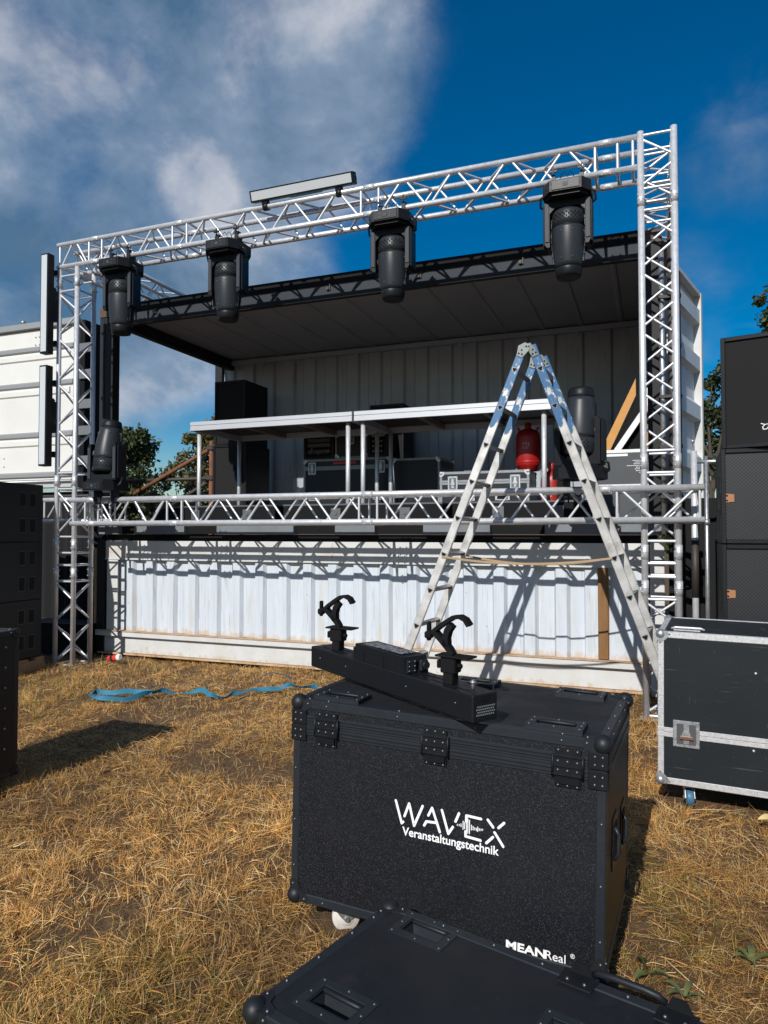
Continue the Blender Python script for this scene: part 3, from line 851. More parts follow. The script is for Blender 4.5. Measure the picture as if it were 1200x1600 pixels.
# ------------------------------------------------------------------ moving lights
def build_moving_head():
    root = thing('moving_head_light', 'black moving head light hanging nearest the right tower', 'stage light', (0, 0, 0), (0, 0, 0), 'moving head lights on the stage truss')
    # base: wide octagon with a flat display front
    b = MB()
    poly = [(-0.122, -0.200), (0.122, -0.200), (0.185, -0.11), (0.190, 0.10), (0.115, 0.18), (-0.115, 0.18), (-0.190, 0.10), (-0.185, -0.11)]
    b.prism(poly, -0.170, -0.082)
    poly2 = [(x * 0.86, y * 0.86) for x, y in poly]
    b.prism(poly2, -0.192, -0.1705)
    base = b.build('base', BLACK, root)
    d = MB(); d.box(-0.105, 0.105, -0.206, -0.200, -0.163, -0.090, 0.002); d.build('control_panel', BLKM, base)
    d = MB(); d.box(-0.018, 0.018, -0.209, -0.206, -0.142, -0.112, 0.001); d.build('display', SCREEN, base)
    for sx in (-0.045, 0.045):
        for sz in (-0.141, -0.113):
            d = MB(); d.tube((sx, -0.2085, sz), (sx, -0.206, sz), 0.004, 8); d.build('button', mat('button_grey', (0.12, 0.13, 0.14), 0.5), base)
    for sx in (-1, 1):
        h = MB(); h.path([(sx * 0.175, -0.06, -0.125), (sx * 0.212, -0.05, -0.150), (sx * 0.215, -0.02, -0.205), (sx * 0.17, 0.0, -0.225)], 0.010, 8); h.build('handle', BLKM, base)
    # clamps on the tube
    for sx in (-0.11, 0.11):
        c = MB()
        c.box(sx - 0.018, sx + 0.018, -0.045, 0.045, -0.084, -0.026, 0.004)
        c.prism([(0.045, -0.03), (0.045, 0.02), (0.028, 0.045), (-0.028, 0.045), (-0.045, 0.02), (-0.045, -0.03), (-0.031, -0.03), (-0.031, 0.012), (-0.02, 0.031), (0.02, 0.031), (0.031, 0.012), (0.031, -0.03)], sx - 0.016, sx + 0.016, 'x')
        c.tube((sx, -0.05, 0.03), (sx, -0.03, 0.078), 0.006, 6)
        c.box(sx - 0.032, sx + 0.032, -0.048, -0.036, 0.055, 0.075, 0.004); c.box(sx - 0.006, sx + 0.006, -0.048, -0.036, 0.04, 0.10, 0.003)
        c.build('clamp', BLKM, root)
    c = MB(); c.path([(-0.05, 0.03, -0.084), (-0.06, -0.02, 0.0), (-0.045, -0.03, 0.04), (-0.02, -0.03, 0.055), (0.0, -0.035, 0.02), (0.02, -0.03, 0.05), (0.045, -0.03, 0.03), (0.055, -0.03, -0.03), (0.05, 0.0, -0.084)], 0.0035, 6)
    c.build('safety_cable', BLKD, root)
    # yoke
    y = MB()
    u = [(-0.178, -0.193), (0.178, -0.193), (0.178, -0.53), (0.162, -0.56), (0.137, -0.56), (0.137, -0.29), (0.095, -0.247), (-0.095, -0.247), (-0.137, -0.29), (-0.137, -0.56), (-0.162, -0.56), (-0.178, -0.53)]
    y.prism(u, -0.075, 0.075, 'y')
    yoke = y.build('yoke', BLACK, root)
    for sx in (-1, 1):
        p = MB(); x0, x1 = (0.179, 0.192) if sx > 0 else (-0.192, -0.179)
        p.box(x0, x1, -0.062, 0.062, -0.545, -0.21, 0.006); pl = p.build('arm_cover', BLKM, yoke)
        p = MB(); xx = sx * 0.158
        p.box(xx - 0.018, xx + 0.018, -0.083, -0.0752, -0.52, -0.205, 0.003); p.build('arm_plate', mat("grey_arm_plate", (0.040, 0.046, 0.055), 0.5, spec=0.2), yoke)
    p = MB()
    for zz in (-0.25, -0.35, -0.45):
        for sx in (-0.165, 0.165): p.ball((sx, -0.077, zz), 0.006, 6, 4)
    p.build('yoke_screw', RIVET, yoke)
    # head, hung from the yoke pivots
    hd = MB()
    hd.lathe([(0.088, 0.135), (0.112, 0.130), (0.124, 0.108), (0.1285, 0.05), (0.1300, 0.0)], 32)
    hd.lathe([(0.1305, -0.004), (0.1320, -0.03), (0.1315, -0.09), (0.127, -0.16), (0.119, -0.23), (0.109, -0.29), (0.103, -0.325)], 32)
    head = hd.build('head', HEADM, root, loc=(0, 0, -0.40))
    q = MB(); q.lathe([(0.1015, -0.327), (0.1045, -0.333), (0.1035, -0.352), (0.098, -0.380), (0.090, -0.402), (0.076, -0.402)], 32); q.build('lens_ring', BLACK, head)
    q = MB(); q.lathe([(0.076, -0.400), (0.072, -0.390), (0.050, -0.385), (0.001, -0.380)], 24); q.build('lens', GLASS, head)
    q = MB(); q.lathe([(0.1302, 0.0), (0.1335, -0.001), (0.1335, -0.007), (0.1305, -0.008)], 32); q.build('head_seam', BLACK, head)
    q = MB()
    for row in range(5):
        zz = 0.026 + row * 0.0155
        for k in range(24):
            t = 2 * math.pi * (k + 0.5 * (row % 2)) / 24
            if abs(math.cos(t)) > 0.86: continue
            rr = 0.1300 - 0.0012 * max(0, row - 3)
            M = Matrix.Translation((rr * math.cos(t), rr * math.sin(t), zz)) @ Matrix.Rotation(t, 4, 'Z')
            q.tube((-0.004, 0, 0), (0.0015, 0, 0), 0.0066, 6, M=M)
    tag(q.build('vent_holes', BLKD, head), kind='stuff')
    for sx in (-1, 1):
        q = MB()
        for k in range(7):
            zz = 0.09 - k * 0.058; rr = 0.124 if zz > -0.1 else 0.124 - (-(zz + 0.1)) * 0.07
            q.box(sx * rr - 0.012, sx * rr + 0.012, -0.018, 0.018, zz - 0.029, zz + 0.029, 0.004)
        q.build('head_rail', BLACK, head)
    q = MB()
    for a in (R(250), R(290), R(200), R(340)):
        for zz in (-0.05, -0.27):
            rr = 0.132 if zz > -0.1 else 0.121
            q.ball((rr * math.cos(a), rr * math.sin(a), zz), 0.005, 6, 4)
    q.build('head_screw', RIVET, head)
    q = MB(); q.tube((-0.142, 0, 0), (0.142, 0, 0), 0.03, 12); q.build('pivot', STEEL, head, loc=(0, 0, -0.06))
    return root


mh = build_moving_head()
mh.location = (-0.60, TY, 4.26)
for x, lab in ((-2.10, 'black moving head light hanging just right of the top light bar'),
               (-3.79, 'black moving head light hanging just left of the top light bar'),
               (-5.07, 'black moving head light hanging beside the left truss tower')):
    dup(mh, (x, TY, 4.26), None, lab)
m5 = dup(mh, (-5.16, 5.665, 1.755), (0, R(180), 0), 'black moving head light standing upright beside the left tower on the lower truss')
m6 = dup(mh, (-0.52, 5.72, 1.755), (0, R(180), R(168)), 'black moving head light standing upright behind the right leg of the ladder')
for o in kids(m5):
    if o.name.startswith('head'): o.rotation_euler = (R(8), R(4), R(-18))
for o in kids(m6):
    if o.name.startswith('head'): o.rotation_euler = (R(-4), 0, R(6))
# white lettering strip on the arm of the middle light
# ------------------------------------------------------------------ light bars


def clamp_hook(mb, M):
    """half coupler with hook, standing on z=0, opening towards +x"""
    mb.box(-0.022, 0.022, -0.028, 0.028, 0.0, 0.11, 0.003, M=M)
    mb.box(-0.034, 0.034, -0.032, 0.032, 0.045, 0.11, 0.005, M=M)
    mb.tube((-0.05, 0, 0.075), (0.05, 0, 0.075), 0.010, 8, M=M)
    mb.box(-0.06, -0.045, -0.014, 0.014, 0.058, 0.092, 0.004, M=M)
    mb.box(-0.055, 0.10, -0.04, 0.04, 0.11, 0.118, 0.002, M=M)
    # lower jaw, rising back to the hinge
    mb.ribbon([(0.01, 0, 0.118), (-0.005, 0, 0.14), (-0.04, 0, 0.175), (-0.075, 0, 0.205)], (0, 1, 0), 0.036, 0.022, M=M)
    # upright neck of the hook
    mb.ribbon([(-0.018, 0, 0.150), (-0.020, 0, 0.185), (-0.012, 0, 0.215), (0.006, 0, 0.240)], (0, 1, 0), 0.036, 0.026, M=M)
    # hook arc over the tube
    pts = [(-0.085, 0, 0.200), (-0.055, 0, 0.225), (-0.02, 0, 0.250), (0.015, 0, 0.272), (0.045, 0, 0.276), (0.068, 0, 0.266), (0.085, 0, 0.243)]
    mb.ribbon(pts, (0, 1, 0), 0.040, 0.016, M=M)
    # wing nut
    mb.box(-0.118, -0.088, -0.02, 0.02, 0.175, 0.205, 0.006, M=M)
    mb.box(-0.112, -0.096, -0.012, 0.012, 0.165, 0.245, 0.005, M=M)


def build_light_bar(label, Lb, loc, rot, case_style=False, below=False):
    """bar along local X, diffuser on -Y side when mounted, back on +Z when lying face down"""
    root = thing('light_bar', label, 'light bar', loc, rot, 'black linear light bars')
    w, h = 0.052, 0.085
    b = MB()
    b.box(0, Lb, -w, w, 0.0, h, 0.004)
    body = b.build('housing', BLACK, root)
    d = MB(); d.box(0.018, Lb - 0.018, -w + 0.014, w - 0.014, -0.004, 0.0, 0.001); d.build('diffuser', DIFF, root)
    p = MB()
    x0, x1 = Lb * 0.33, Lb * 0.66
    zt = h + 0.062
    p.prism([(x0, h), (x0 + 0.012, zt), (x1 - 0.014, zt - 0.004), (x1, h)], -w + 0.002, w - 0.002, 'y')
    pb = p.build('power_box', BLACK, root)
    p = MB()
    for xx in (x0 + 0.07, x0 + 0.20): p.box(xx, xx + 0.003, -w - 0.0005, -w + 0.004, h, zt - 0.02)
    p.build('panel_seam', BLKD, pb)
    p = MB()
    p.box(x1 - 0.004, x1 + 0.004, -w + 0.006, -0.006, h + 0.004, zt - 0.012, 0.002)
    p.box(x1 - 0.002, x1 + 0.014, 0.004, w - 0.010, h + 0.006, zt - 0.014, 0.006)
    p.tube((x1 + 0.012, 0.022, h + 0.03), (x1 + 0.026, 0.022, h + 0.03), 0.014, 10)
    p.build('socket', BLKM, pb)
    p = MB()
    for i in range(2):
        for j in range(3): p.ball((x1 + 0.005, -w + 0.014 + i * 0.024, h + 0.012 + j * 0.016), 0.0035, 6, 4)
    p.build('socket_screw', RIVET, pb)
    p = MB(); p.box(x0 + 0.04, x1 - 0.05, -w + 0.02, w - 0.02, zt + 0.0002, zt + 0.0012)
    p.build('type_label', mat("grey_label", (0.20, 0.21, 0.23), 0.5, stain=[((0.02, 0.02, 0.025), 42, 0.5, 0.56, (1, 3, 1))]), pb)
    # end plate perforation
    p = MB()
    for xx, s_ in ((Lb + 0.0004, 1), (-0.0004, -1)):
        for i in range(9):
            for j in range(4):
                yy = -0.034 + i * 0.0085 + (0.004 if j % 2 else 0)
                p.box(xx - 0.0006, xx + 0.0006, yy - 0.0024, yy + 0.0024, 0.022 + j * 0.0085 - 0.0022, 0.022 + j * 0.0085 + 0.0022, mi=0)
    tag(p.build('vent_holes', mat("vent_grey", (0.16, 0.17, 0.18), 0.5), root), kind='stuff')
    p = MB(); p.box(Lb, Lb + 0.0015, -0.018, 0.018, h - 0.022, h - 0.004); p.build('end_slot', BLKD, root)
    # slots on the back and side screws
    p = MB()
    for xx in (0.10, Lb - 0.34): p.box(xx, xx + 0.20, 0.012, 0.017, h, h + 0.001)
    for xx in (0.05, Lb - 0.24): p.box(xx, xx + 0.19, -0.022, -0.016, h, h + 0.001)
    p.build('slot', BLKD, root)
    p = MB()
    for xx in (0.08, 0.28, Lb - 0.34, Lb - 0.08): p.ball((xx, -w, h * 0.55), 0.0035, 6, 4)
    p.build('side_screw', RIVET, root)
    p = MB(); p.tube((Lb - 0.07, 0.012, h), (Lb - 0.07, 0.012, h + 0.028), 0.006, 8); p.tube((Lb - 0.07, 0.012, h + 0.018), (Lb - 0.07, 0.012, h + 0.024), 0.011, 8)
    p.build('locking_pin', STEEL, root)
    for xx, yaw in ((0.135, 28), (Lb - 0.165, 22)):
        c = MB()
        if below:
            c.box(xx - 0.028, xx + 0.028, w, w + 0.025, 0.01, h - 0.01, 0.003)
            c.tube((xx - 0.026, w + 0.050, h * .5), (xx + 0.026, w + 0.050, h * .5), 0.036, 12)
        elif case_style:
            clamp_hook(c, Matrix.Translation((xx, 0, h)) @ Matrix.Rotation(R(yaw), 4, 'Z') @ Matrix.Scale(0.80, 4))
        else:
            c.box(xx - 0.02, xx + 0.02, -0.02, 0.02, h, h + 0.05, 0.003); c.box(xx - 0.03, xx + 0.03, -0.034, 0.034, h + 0.045, h + 0.062, 0.003)
            c.tube((xx - 0.028, 0, h + 0.08), (xx + 0.028, 0, h + 0.08), 0.036, 12)
            c.box(xx - 0.012, xx + 0.012, -0.07, -0.03, h + 0.06, h + 0.085, 0.004)
        c.build('truss_clamp', BLKD if case_style else BLKM, root)
    p = MB()
    for xx in (Lb * 0.27,):
        p.box(xx - 0.004, xx + 0.004, -0.004, 0.004, h, h + 0.028); p.box(xx - 0.012, xx - 0.004, -0.004, 0.004, h + 0.022, h + 0.03); p.box(xx - 0.016, xx - 0.010, -0.004, 0.004, h, h + 0.03)
    p.build('safety_eye', BLKM, root)
    return root


# the two on the left tower: upright, diffuser towards the field (local -Z faces -Y, X axis up)
UP = Matrix(((0, 1, 0), (0, 0, 1), (1, 0, 0))).to_euler()           # columns: X->z, Y->x, Z->y


# ------------------------------------------------------------------ front flight cases (black)
def plate_holes(mb, x0, x1, y0, y1, z, holes, mi=0, t=0.004):
    xs = sorted({x0, x1, *[h[0] for h in holes], *[h[1] for h in holes]})
    ys = sorted({y0, y1, *[h[2] for h in holes], *[h[3] for h in holes]})
    for i in range(len(xs) - 1):
        for j in range(len(ys) - 1):
            cx, cy = (xs[i] + xs[i + 1]) / 2, (ys[j] + ys[j + 1]) / 2
            if any(h[0] < cx < h[1] and h[2] < cy < h[3] for h in holes): continue
            mb.add([(xs[i], ys[j], z), (xs[i + 1], ys[j], z), (xs[i + 1], ys[j + 1], z), (xs[i], ys[j + 1], z)], [(0, 1, 2, 3)], mi)


def recessed_handle(parent, cx, cy, z, wx=0.165, wy=0.105, deep=0.038):
    """plate with dish and folding bar, in the XY plane of its parent"""
    hx, hy = wx / 2, wy / 2
    ix, iy = hx - 0.024, hy - 0.024
    f = MB()
    plate_holes(f, cx - hx, cx + hx, cy - hy, cy + hy, z + 0.0022, [(cx - ix, cx + ix, cy - iy, cy + iy)])
    o = [(cx - hx, cy - hy), (cx + hx, cy - hy), (cx + hx, cy + hy), (cx - hx, cy + hy)]
    for k in range(4):
        a, b = o[k], o[(k + 1) % 4]
        f.add([(*a, z), (*b, z), (*b, z + 0.0022), (*a, z + 0.0022)], [(0, 1, 2, 3)])
    # dish
    i_ = [(cx - ix, cy - iy), (cx + ix, cy - iy), (cx + ix, cy + iy), (cx - ix, cy + iy)]
    j_ = [(cx - ix * .86, cy - iy * .62), (cx + ix * .86, cy - iy * .62), (cx + ix * .86, cy + iy * .62), (cx - ix * .86, cy + iy * .62)]
    for k in range(4):
        a, b, c, d = i_[k], i_[(k + 1) % 4], j_[(k + 1) % 4], j_[k]
        f.add([(*a, z + 0.0022), (*b, z + 0.0022), (*c, z - deep), (*d, z - deep)], [(0, 1, 2, 3)], 0, True)
    f.add([(*p, z - deep) for p in j_], [(0, 1, 2, 3)])
    h = f.build('recessed_handle', BLKE, parent)
    g = MB()
    g.path([(cx - ix * .95, cy + iy * .82, z - 0.004), (cx - ix * .80, cy + iy * .60, z + 0.0), (cx + ix * .80, cy + iy * .60, z + 0.0), (cx + ix * .95, cy + iy * .82, z - 0.004)], 0.0062, 8)
    g.build('grip', RUBB, h)
    g = MB()
    for sx in (-1, 0, 1):
        for sy in (-1, 1): g.ball((cx + sx * (hx - 0.010), cy + sy * (hy - 0.010), z + 0.0025), 0.0038, 8, 4, flat=0.6)
    for sx in (-1, 1): g.ball((cx + sx * (hx - 0.010), cy, z + 0.0025), 0.0038, 8, 4, flat=0.6)
    g.build('rivets', RIVET, h)
    return h


def corner_set(parent, W, D, H, sides=((0, 0, 0), (1, 0, 0), (0, 1, 0), (1, 1, 0), (0, 0, 1), (1, 0, 1), (0, 1, 1), (1, 1, 1)), r=0.030, m=RUBB, pl=0.062):
    for i, j, k in sides:
        c = MB()
        x, y, z = i * W, j * D, k * H
        sx, sy, sz = (1, -1)[i], (1, -1)[j], (1, -1)[k]
        c.ball((x + sx * 0.012, y + sy * 0.012, z + sz * 0.012), r, 14, 10)
        # three leaf plates wrapping the corner
        e = 0.0035
        leaf = [(-0.004, -0.004), (pl, -0.002), (pl + 0.012, 0.012), (pl, 0.028), (0.038, 0.038), (0.028, pl), (0.012, pl + 0.012), (-0.002, pl)]
        for ax in range(3):
            if ax == 0: q = [(x - sx * e, y + sy * a, z + sz * b) for a, b in leaf]; dn = (sx * 0.003, 0, 0)
            elif ax == 1: q = [(x + sx * a, y - sy * e, z + sz * b) for a, b in leaf]; dn = (0, sy * 0.003, 0)
            else: q = [(x + sx * a, y + sy * b, z - sz * e) for a, b in leaf]; dn = (0, 0, sz * 0.003)
            n = len(q); q2 = [tuple(np.add(p, dn)) for p in q]
            c.add(q + q2, [tuple(range(n)), tuple(range(n, 2 * n))[::-1]] + [(t, (t + 1) % n, n + (t + 1) % n, n + t) for t in range(n)])
            for a, b in ((0.056, 0.010), (0.010, 0.056)):
                if ax == 0: p = (x - sx * e, y + sy * a, z + sz * b)
                elif ax == 1: p = (x + sx * a, y - sy * e, z + sz * b)
                else: p = (x + sx * a, y + sy * b, z - sz * e)
                c.ball(p, 0.0045, 8, 4, mi=1)
        c.build('corner_ball', [m, RIVET], parent)


def edge_frame(parent, W, D, H, t=0.028, e=0.003, m=BLKE, name='edge_profile', c=0.003):
    """angle profile along the twelve edges, each its own object"""
    o = 0.02
    for j, y in enumerate((0, D)):
        for k, z in enumerate((0, H)):
            y0, y1 = (-e, t) if j == 0 else (D - t, D + e)
            z0, z1 = (-e, t) if k == 0 else (H - t, H + e)
            b = MB(); b.box(o, W - o, y0, y1, z0, z1, c); b.build(name, m, parent)
    e2 = e * 0.7
    for i, x in enumerate((0, W)):
        x0, x1 = (-e2, t) if i == 0 else (W - t, W + e2)
        for k, z in enumerate((0, H)):
            z0, z1 = (-e2, t) if k == 0 else (H - t, H + e2)
            b = MB(); b.box(x0, x1, o, D - o, z0, z1, c); b.build(name, m, parent)
        for j, y in enumerate((0, D)):
            y0, y1 = (-e2 * .8, t) if j == 0 else (D - t, D + e2 * .8)
            b = MB(); b.box(x0 + (0.0008 if i == 0 else 0), x1 - (0.0008 if i else 0), y0, y1, o, H - o, c); b.build(name, m, parent)


def caster(parent, x, y, z, r, wheel_m, yaw=0.0, fork_m=STEEL, w=0.036):
    M = Matrix.Translation((x, y, z)) @ Matrix.Rotation(yaw, 4, 'Z')
    f = MB()
    f.box(-0.05, 0.05, -0.045, 0.045, 0.0 - 0.006, 0.0, 0.001, M=M)
    f.tube((0, 0, -0.03), (0, 0, -0.006), 0.03, 12, M=M)
    for s_ in (-1, 1):
        f.prism([(-0.03, -0.02), (0.03, -0.02), (0.055, -r - 0.03), (0.03, -r - 0.045), (0.005, -r - 0.02)], s_ * (w / 2 + 0.004) - 0.002, s_ * (w / 2 + 0.004) + 0.002, 'y', M=M)
    f.prism([(-0.03, -0.02), (0.03, -0.02), (0.03, -0.026), (-0.03, -0.026)], -w / 2 - 0.006, w / 2 + 0.006, 'y', M=M)
    f.tube((0.03, -w / 2 - 0.012, -r - 0.032), (0.03, w / 2 + 0.012, -r - 0.032), 0.009, 10, M=M)
    o = f.build('caster', fork_m, parent)
    q = MB(); M2 = M @ Matrix.Translation((0.03, 0, -r - 0.032)) @ Matrix.Rotation(R(90), 4, 'X')
    q.lathe([(0.012, -w / 2 - 0.001), (r * 0.55, -w / 2), (r * 0.62, -w / 2 + 0.004), (r * .92, -w / 2), (r, -w / 2 + 0.006), (r, w / 2 - 0.006), (r * .92, w / 2), (r * .62, w / 2 - 0.004), (r * .55, w / 2), (0.012, w / 2 + 0.001)], 24, M=M2)
    q.build('wheel', wheel_m, o)
    return o


def butterfly_latch(parent, x, z, y=0.0, w=0.088, h=0.115):
    """black drop latch: three riveted bands and a pull flap"""
    b = MB()
    b.box(x - w * .44, x + w * .44, y - 0.005, y, z - h * .5, z + h * .5, 0.0015)
    b.box(x - w * .5, x + w * .5, y - 0.010, y - 0.005, z - h * .22, z + h * .34, 0.003)
    for zz in (0.30, 0.05, -0.17): b.box(x - w * .48, x + w * .48, y - 0.0145, y - 0.010, z + h * zz - 0.0035, z + h * zz + 0.0035, 0.0015)
    b.prism([(y - 0.005, z - h * .20), (y - 0.016, z - h * .24), (y - 0.014, z - h * .40), (y - 0.005, z - h * .42)], x - w * .40, x + w * .40, 'x')
    for s_ in (-1, 1): b.tube((x + s_ * w * .5, y - 0.009, z - h * .24), (x + s_ * w * .5, y - 0.009, z + h * .34), 0.004, 8)
    o = b.build('latch', BLACK, parent)
    g = MB()
    for zz in (0.44, 0.17, -0.06, -0.46):
        yy = y - 0.005 if abs(zz) > 0.4 else y - 0.010
        for s_ in (-0.32, 0, 0.32): g.ball((x + s_ * w, yy, z + h * zz), 0.0042, 8, 4)
    g.build('rivets', RIVET, o)
    return o


def stroke(mb, pts, w, y):
    """rounded flat stroke in the XZ plane at depth y"""
    t = 0.0006
    for (a, b) in zip(pts[:-1], pts[1:]):
        a, b = Vector((a[0], 0, a[1])), Vector((b[0], 0, b[1]))
        d = (b - a).normalized(); n = Vector((-d.z, 0, d.x)) * w / 2
        q = [a + n, b + n, b - n, a - n]
        mb.add([(p.x, y, p.z) for p in q], [(0, 1, 2, 3)])
    for p in pts:
        n = 12
        mb.add([(p[0] + w / 2 * math.cos(2 * math.pi * k / n), y - t, p[1] + w / 2 * math.sin(2 * math.pi * k / n)) for k in range(n)], [tuple(range(n))])


BCX, BCY, BCZ = -1.205, 2.245, 0.13
BC_ROT = (0, R(1.2), R(-3.9))


def build_big_case():
    W, D, H = 1.065, 0.625, 0.70
    root = thing('flight_case', 'large black flight case with white printed logo on its grained front', 'flight case', (BCX, BCY, BCZ), BC_ROT)
    zs = H - 0.085        # lid seam
    b = MB(); b.box(0, W, 0, D, 0, zs); b.build('body', LAMIN, root)
    b = MB(); b.box(0, W, 0, D, zs + 0.002, H - 0.001)
    b.build('lid_side', LAMIN, root)
    hs = [(0.155, 0.070), (0.905, 0.070), (0.905, D - 0.085), (0.50, D - 0.085)]
    b = MB(); plate_holes(b, 0.02, W - 0.02, 0.02, D - 0.02, H + 0.001, []); b.build('lid_top', CASETOP, root)
    for x, y in hs: recessed_raised(root, x, y, H + 0.0015)
    edge_frame(root, W, D, H)
    # hybrid rail around the seam: two stepped bands
    for z0, z1, e in ((zs - 0.034, zs - 0.004, 0.004), (zs + 0.006, zs + 0.034, 0.004), (zs - 0.004, zs + 0.006, 0.0015)):
        b = MB(); b.box(-e * .9, W + e * .9, -e, D + e, z0, z1, 0.0015); b.build('lid_rail', BLKE, root)
    for z0 in (zs - 0.026, zs - 0.014, zs + 0.014, zs + 0.024):
        b = MB(); b.box(0.03, W - 0.03, -0.006, -0.003, z0, z0 + 0.003, 0.001); b.build('rail_groove', BLACK, root)
    corner_set(root, W, D, H)
    for x in (0.135, 0.535, 0.955): butterfly_latch(root, x, zs - 0.005, -0.004)
    # riveted corner braces across the seam
    for i in (0, 1):
        for k in (0, 1):
            g = MB()
            z0, z1 = (zs - 0.056, zs - 0.002) if k == 0 else (zs + 0.002, zs + 0.052)
            xx0, xx1 = (-0.006, 0.052) if i == 0 else (W - 0.052, W + 0.006)
            g.box(xx0, xx1, -0.0085, -0.0042, z0, z1, 0.002)
            sx0, sx1 = (-0.0085, -0.0062) if i == 0 else (W + 0.0062, W + 0.0085)
            g.box(sx0, sx1, -0.006, 0.05, z0, z1, 0.001)
            for a in (0.014, 0.036):
                for zz in (0.014, 0.038):
                    px = xx0 + 0.006 + a - 0.004 if i == 0 else xx1 - 0.006 - a + 0.004
                    g.ball((px, -0.0085, z0 + zz), 0.0042, 8, 4, mi=1)
            g.build('corner_brace', [BLACK, RIVET], root)
    # rivets along the profiles
    g = MB()
    for x in np.linspace(0.13, W - 0.13, 4):
        g.ball((x, -0.003, H - 0.012), 0.0042, 8, 4); g.ball((x, -0.003, 0.012), 0.0042, 8, 4)
        g.ball((x, 0.012, H + 0.003), 0.0042, 8, 4)
    for z in (0.12, 0.28, 0.46):
        g.ball((0.012, -0.003, z), 0.0042, 8, 4); g.ball((W - 0.012, -0.003, z), 0.0042, 8, 4)
    for y in (0.14, 0.30, 0.46): g.ball((W - 0.012, y, H + 0.003), 0.0042, 8, 4); g.ball((W + 0.002, y, H - 0.012), 0.0042, 8, 4)
    tag(g.build('profile_rivets', RIVET, root), kind='stuff')
    # side handles on the right end
    for yy, zz in ((0.20, 0.34), (0.43, 0.30)):
        h = MB(); h.box(W, W + 0.004, yy - 0.052, yy + 0.052, zz - 0.08, zz + 0.08, 0.0015); h.box(W + 0.004, W + 0.007, yy - 0.03, yy + 0.03, zz - 0.055, zz + 0.055, 0.001, mi=1)
        h.path([(W + 0.006, yy - 0.03, zz - 0.05), (W + 0.018, yy - 0.03, zz - 0.03), (W + 0.018, yy - 0.03, zz + 0.03), (W + 0.006, yy - 0.03, zz + 0.05)], 0.006, 8)
        h.build('side_handle', [BLKE, BLKD], root)
    for x, y, yw in ((0.13, 0.11, 0.6), (W - 0.13, 0.11, 0.2), (0.13, D - 0.11, 1.1), (W - 0.13, D - 0.11, -0.5)):
        caster(root, x, y, -0.004, 0.050, CASTW, yw)
    # logo: strokes of the word, wave bars, line of small text
    lg = MB(); yy = -0.0012
    WX = [[(0.3935, 0.5471), (0.416, 0.4756), (0.4215, 0.481)], [(0.4256, 0.5), (0.4413, 0.5429), (0.4601, 0.4736), (0.4889, 0.5409)], [(0.5092, 0.5137), (0.5218, 0.5391), (0.5492, 0.4663)],
          [(0.4954, 0.4797), (0.5026, 0.4931), (0.5347, 0.4935)], [(0.5553, 0.5365), (0.5782, 0.465), (0.5932, 0.4886)], [(0.6018, 0.5071), (0.613, 0.5341)],
          [(0.6856, 0.5265), (0.6377, 0.5304), (0.6371, 0.5121)], [(0.6355, 0.4805), (0.6359, 0.4654), (0.6848, 0.4596)], [(0.7073, 0.527), (0.7246, 0.5065)],
          [(0.7592, 0.5244), (0.7419, 0.507)], [(0.7296, 0.4912), (0.7573, 0.4521)], [(0.7245, 0.476), (0.7039, 0.4549)]]
    bars = [(0.6081, 0.4989, 0.4958), (0.6144, 0.4998, 0.4957), (0.6203, 0.5026, 0.4935), (0.6271, 0.5117, 0.4864), (0.6324, 0.5084, 0.4886), (0.6387, 0.5123, 0.4789),
            (0.6429, 0.5205, 0.4765), (0.6482, 0.5177, 0.4757), (0.6544, 0.5034, 0.4883), (0.6601, 0.5002, 0.4891), (0.6658, 0.497, 0.49), (0.671, 0.4957, 0.4887),
            (0.6752, 0.5004, 0.4863), (0.6803, 0.4961, 0.4901), (0.686, 0.4959, 0.4909), (0.6912, 0.4957, 0.4926)]
    fx = lambda x, z: (x + 0.004, z - BCZ + (x - 0.4) * 0.050 - 0.004)
    for s_ in WX: stroke(lg, [fx(*p) for p in s_], 0.0082, yy)
    for x, a, c in bars: stroke(lg, [fx(x, a), fx(x, c)], 0.0028, yy)
    lg.build('logo_lettering', WHITEP, root)
    text_obj('logo_text', 'Veranstaltungstechnik', 0.0385, root, (0.424, -0.0014, 0.4535 - BCZ - 0.018), (R(90), 0, 0), WHITEP, 0.945, 0, 0.0006)
    text_obj('maker_text', 'MEAN', 0.0345, root, (0.773, -0.0014, 0.142 - BCZ + 0.019), (R(90), 0, 0), WHITEP, 1.33, 0.0, 0.0011)
    text_obj('maker_text', 'Real', 0.0365, root, (0.893, -0.0014, 0.142 - BCZ + 0.019), (R(90), 0, 0), WHITEP, 1.02)
    text_obj('maker_text', '\u00ae', 0.018, root, (0.9685, -0.0014, 0.163 - BCZ + 0.019), (R(90), 0, 0), WHITEP, 1.0)
    return root


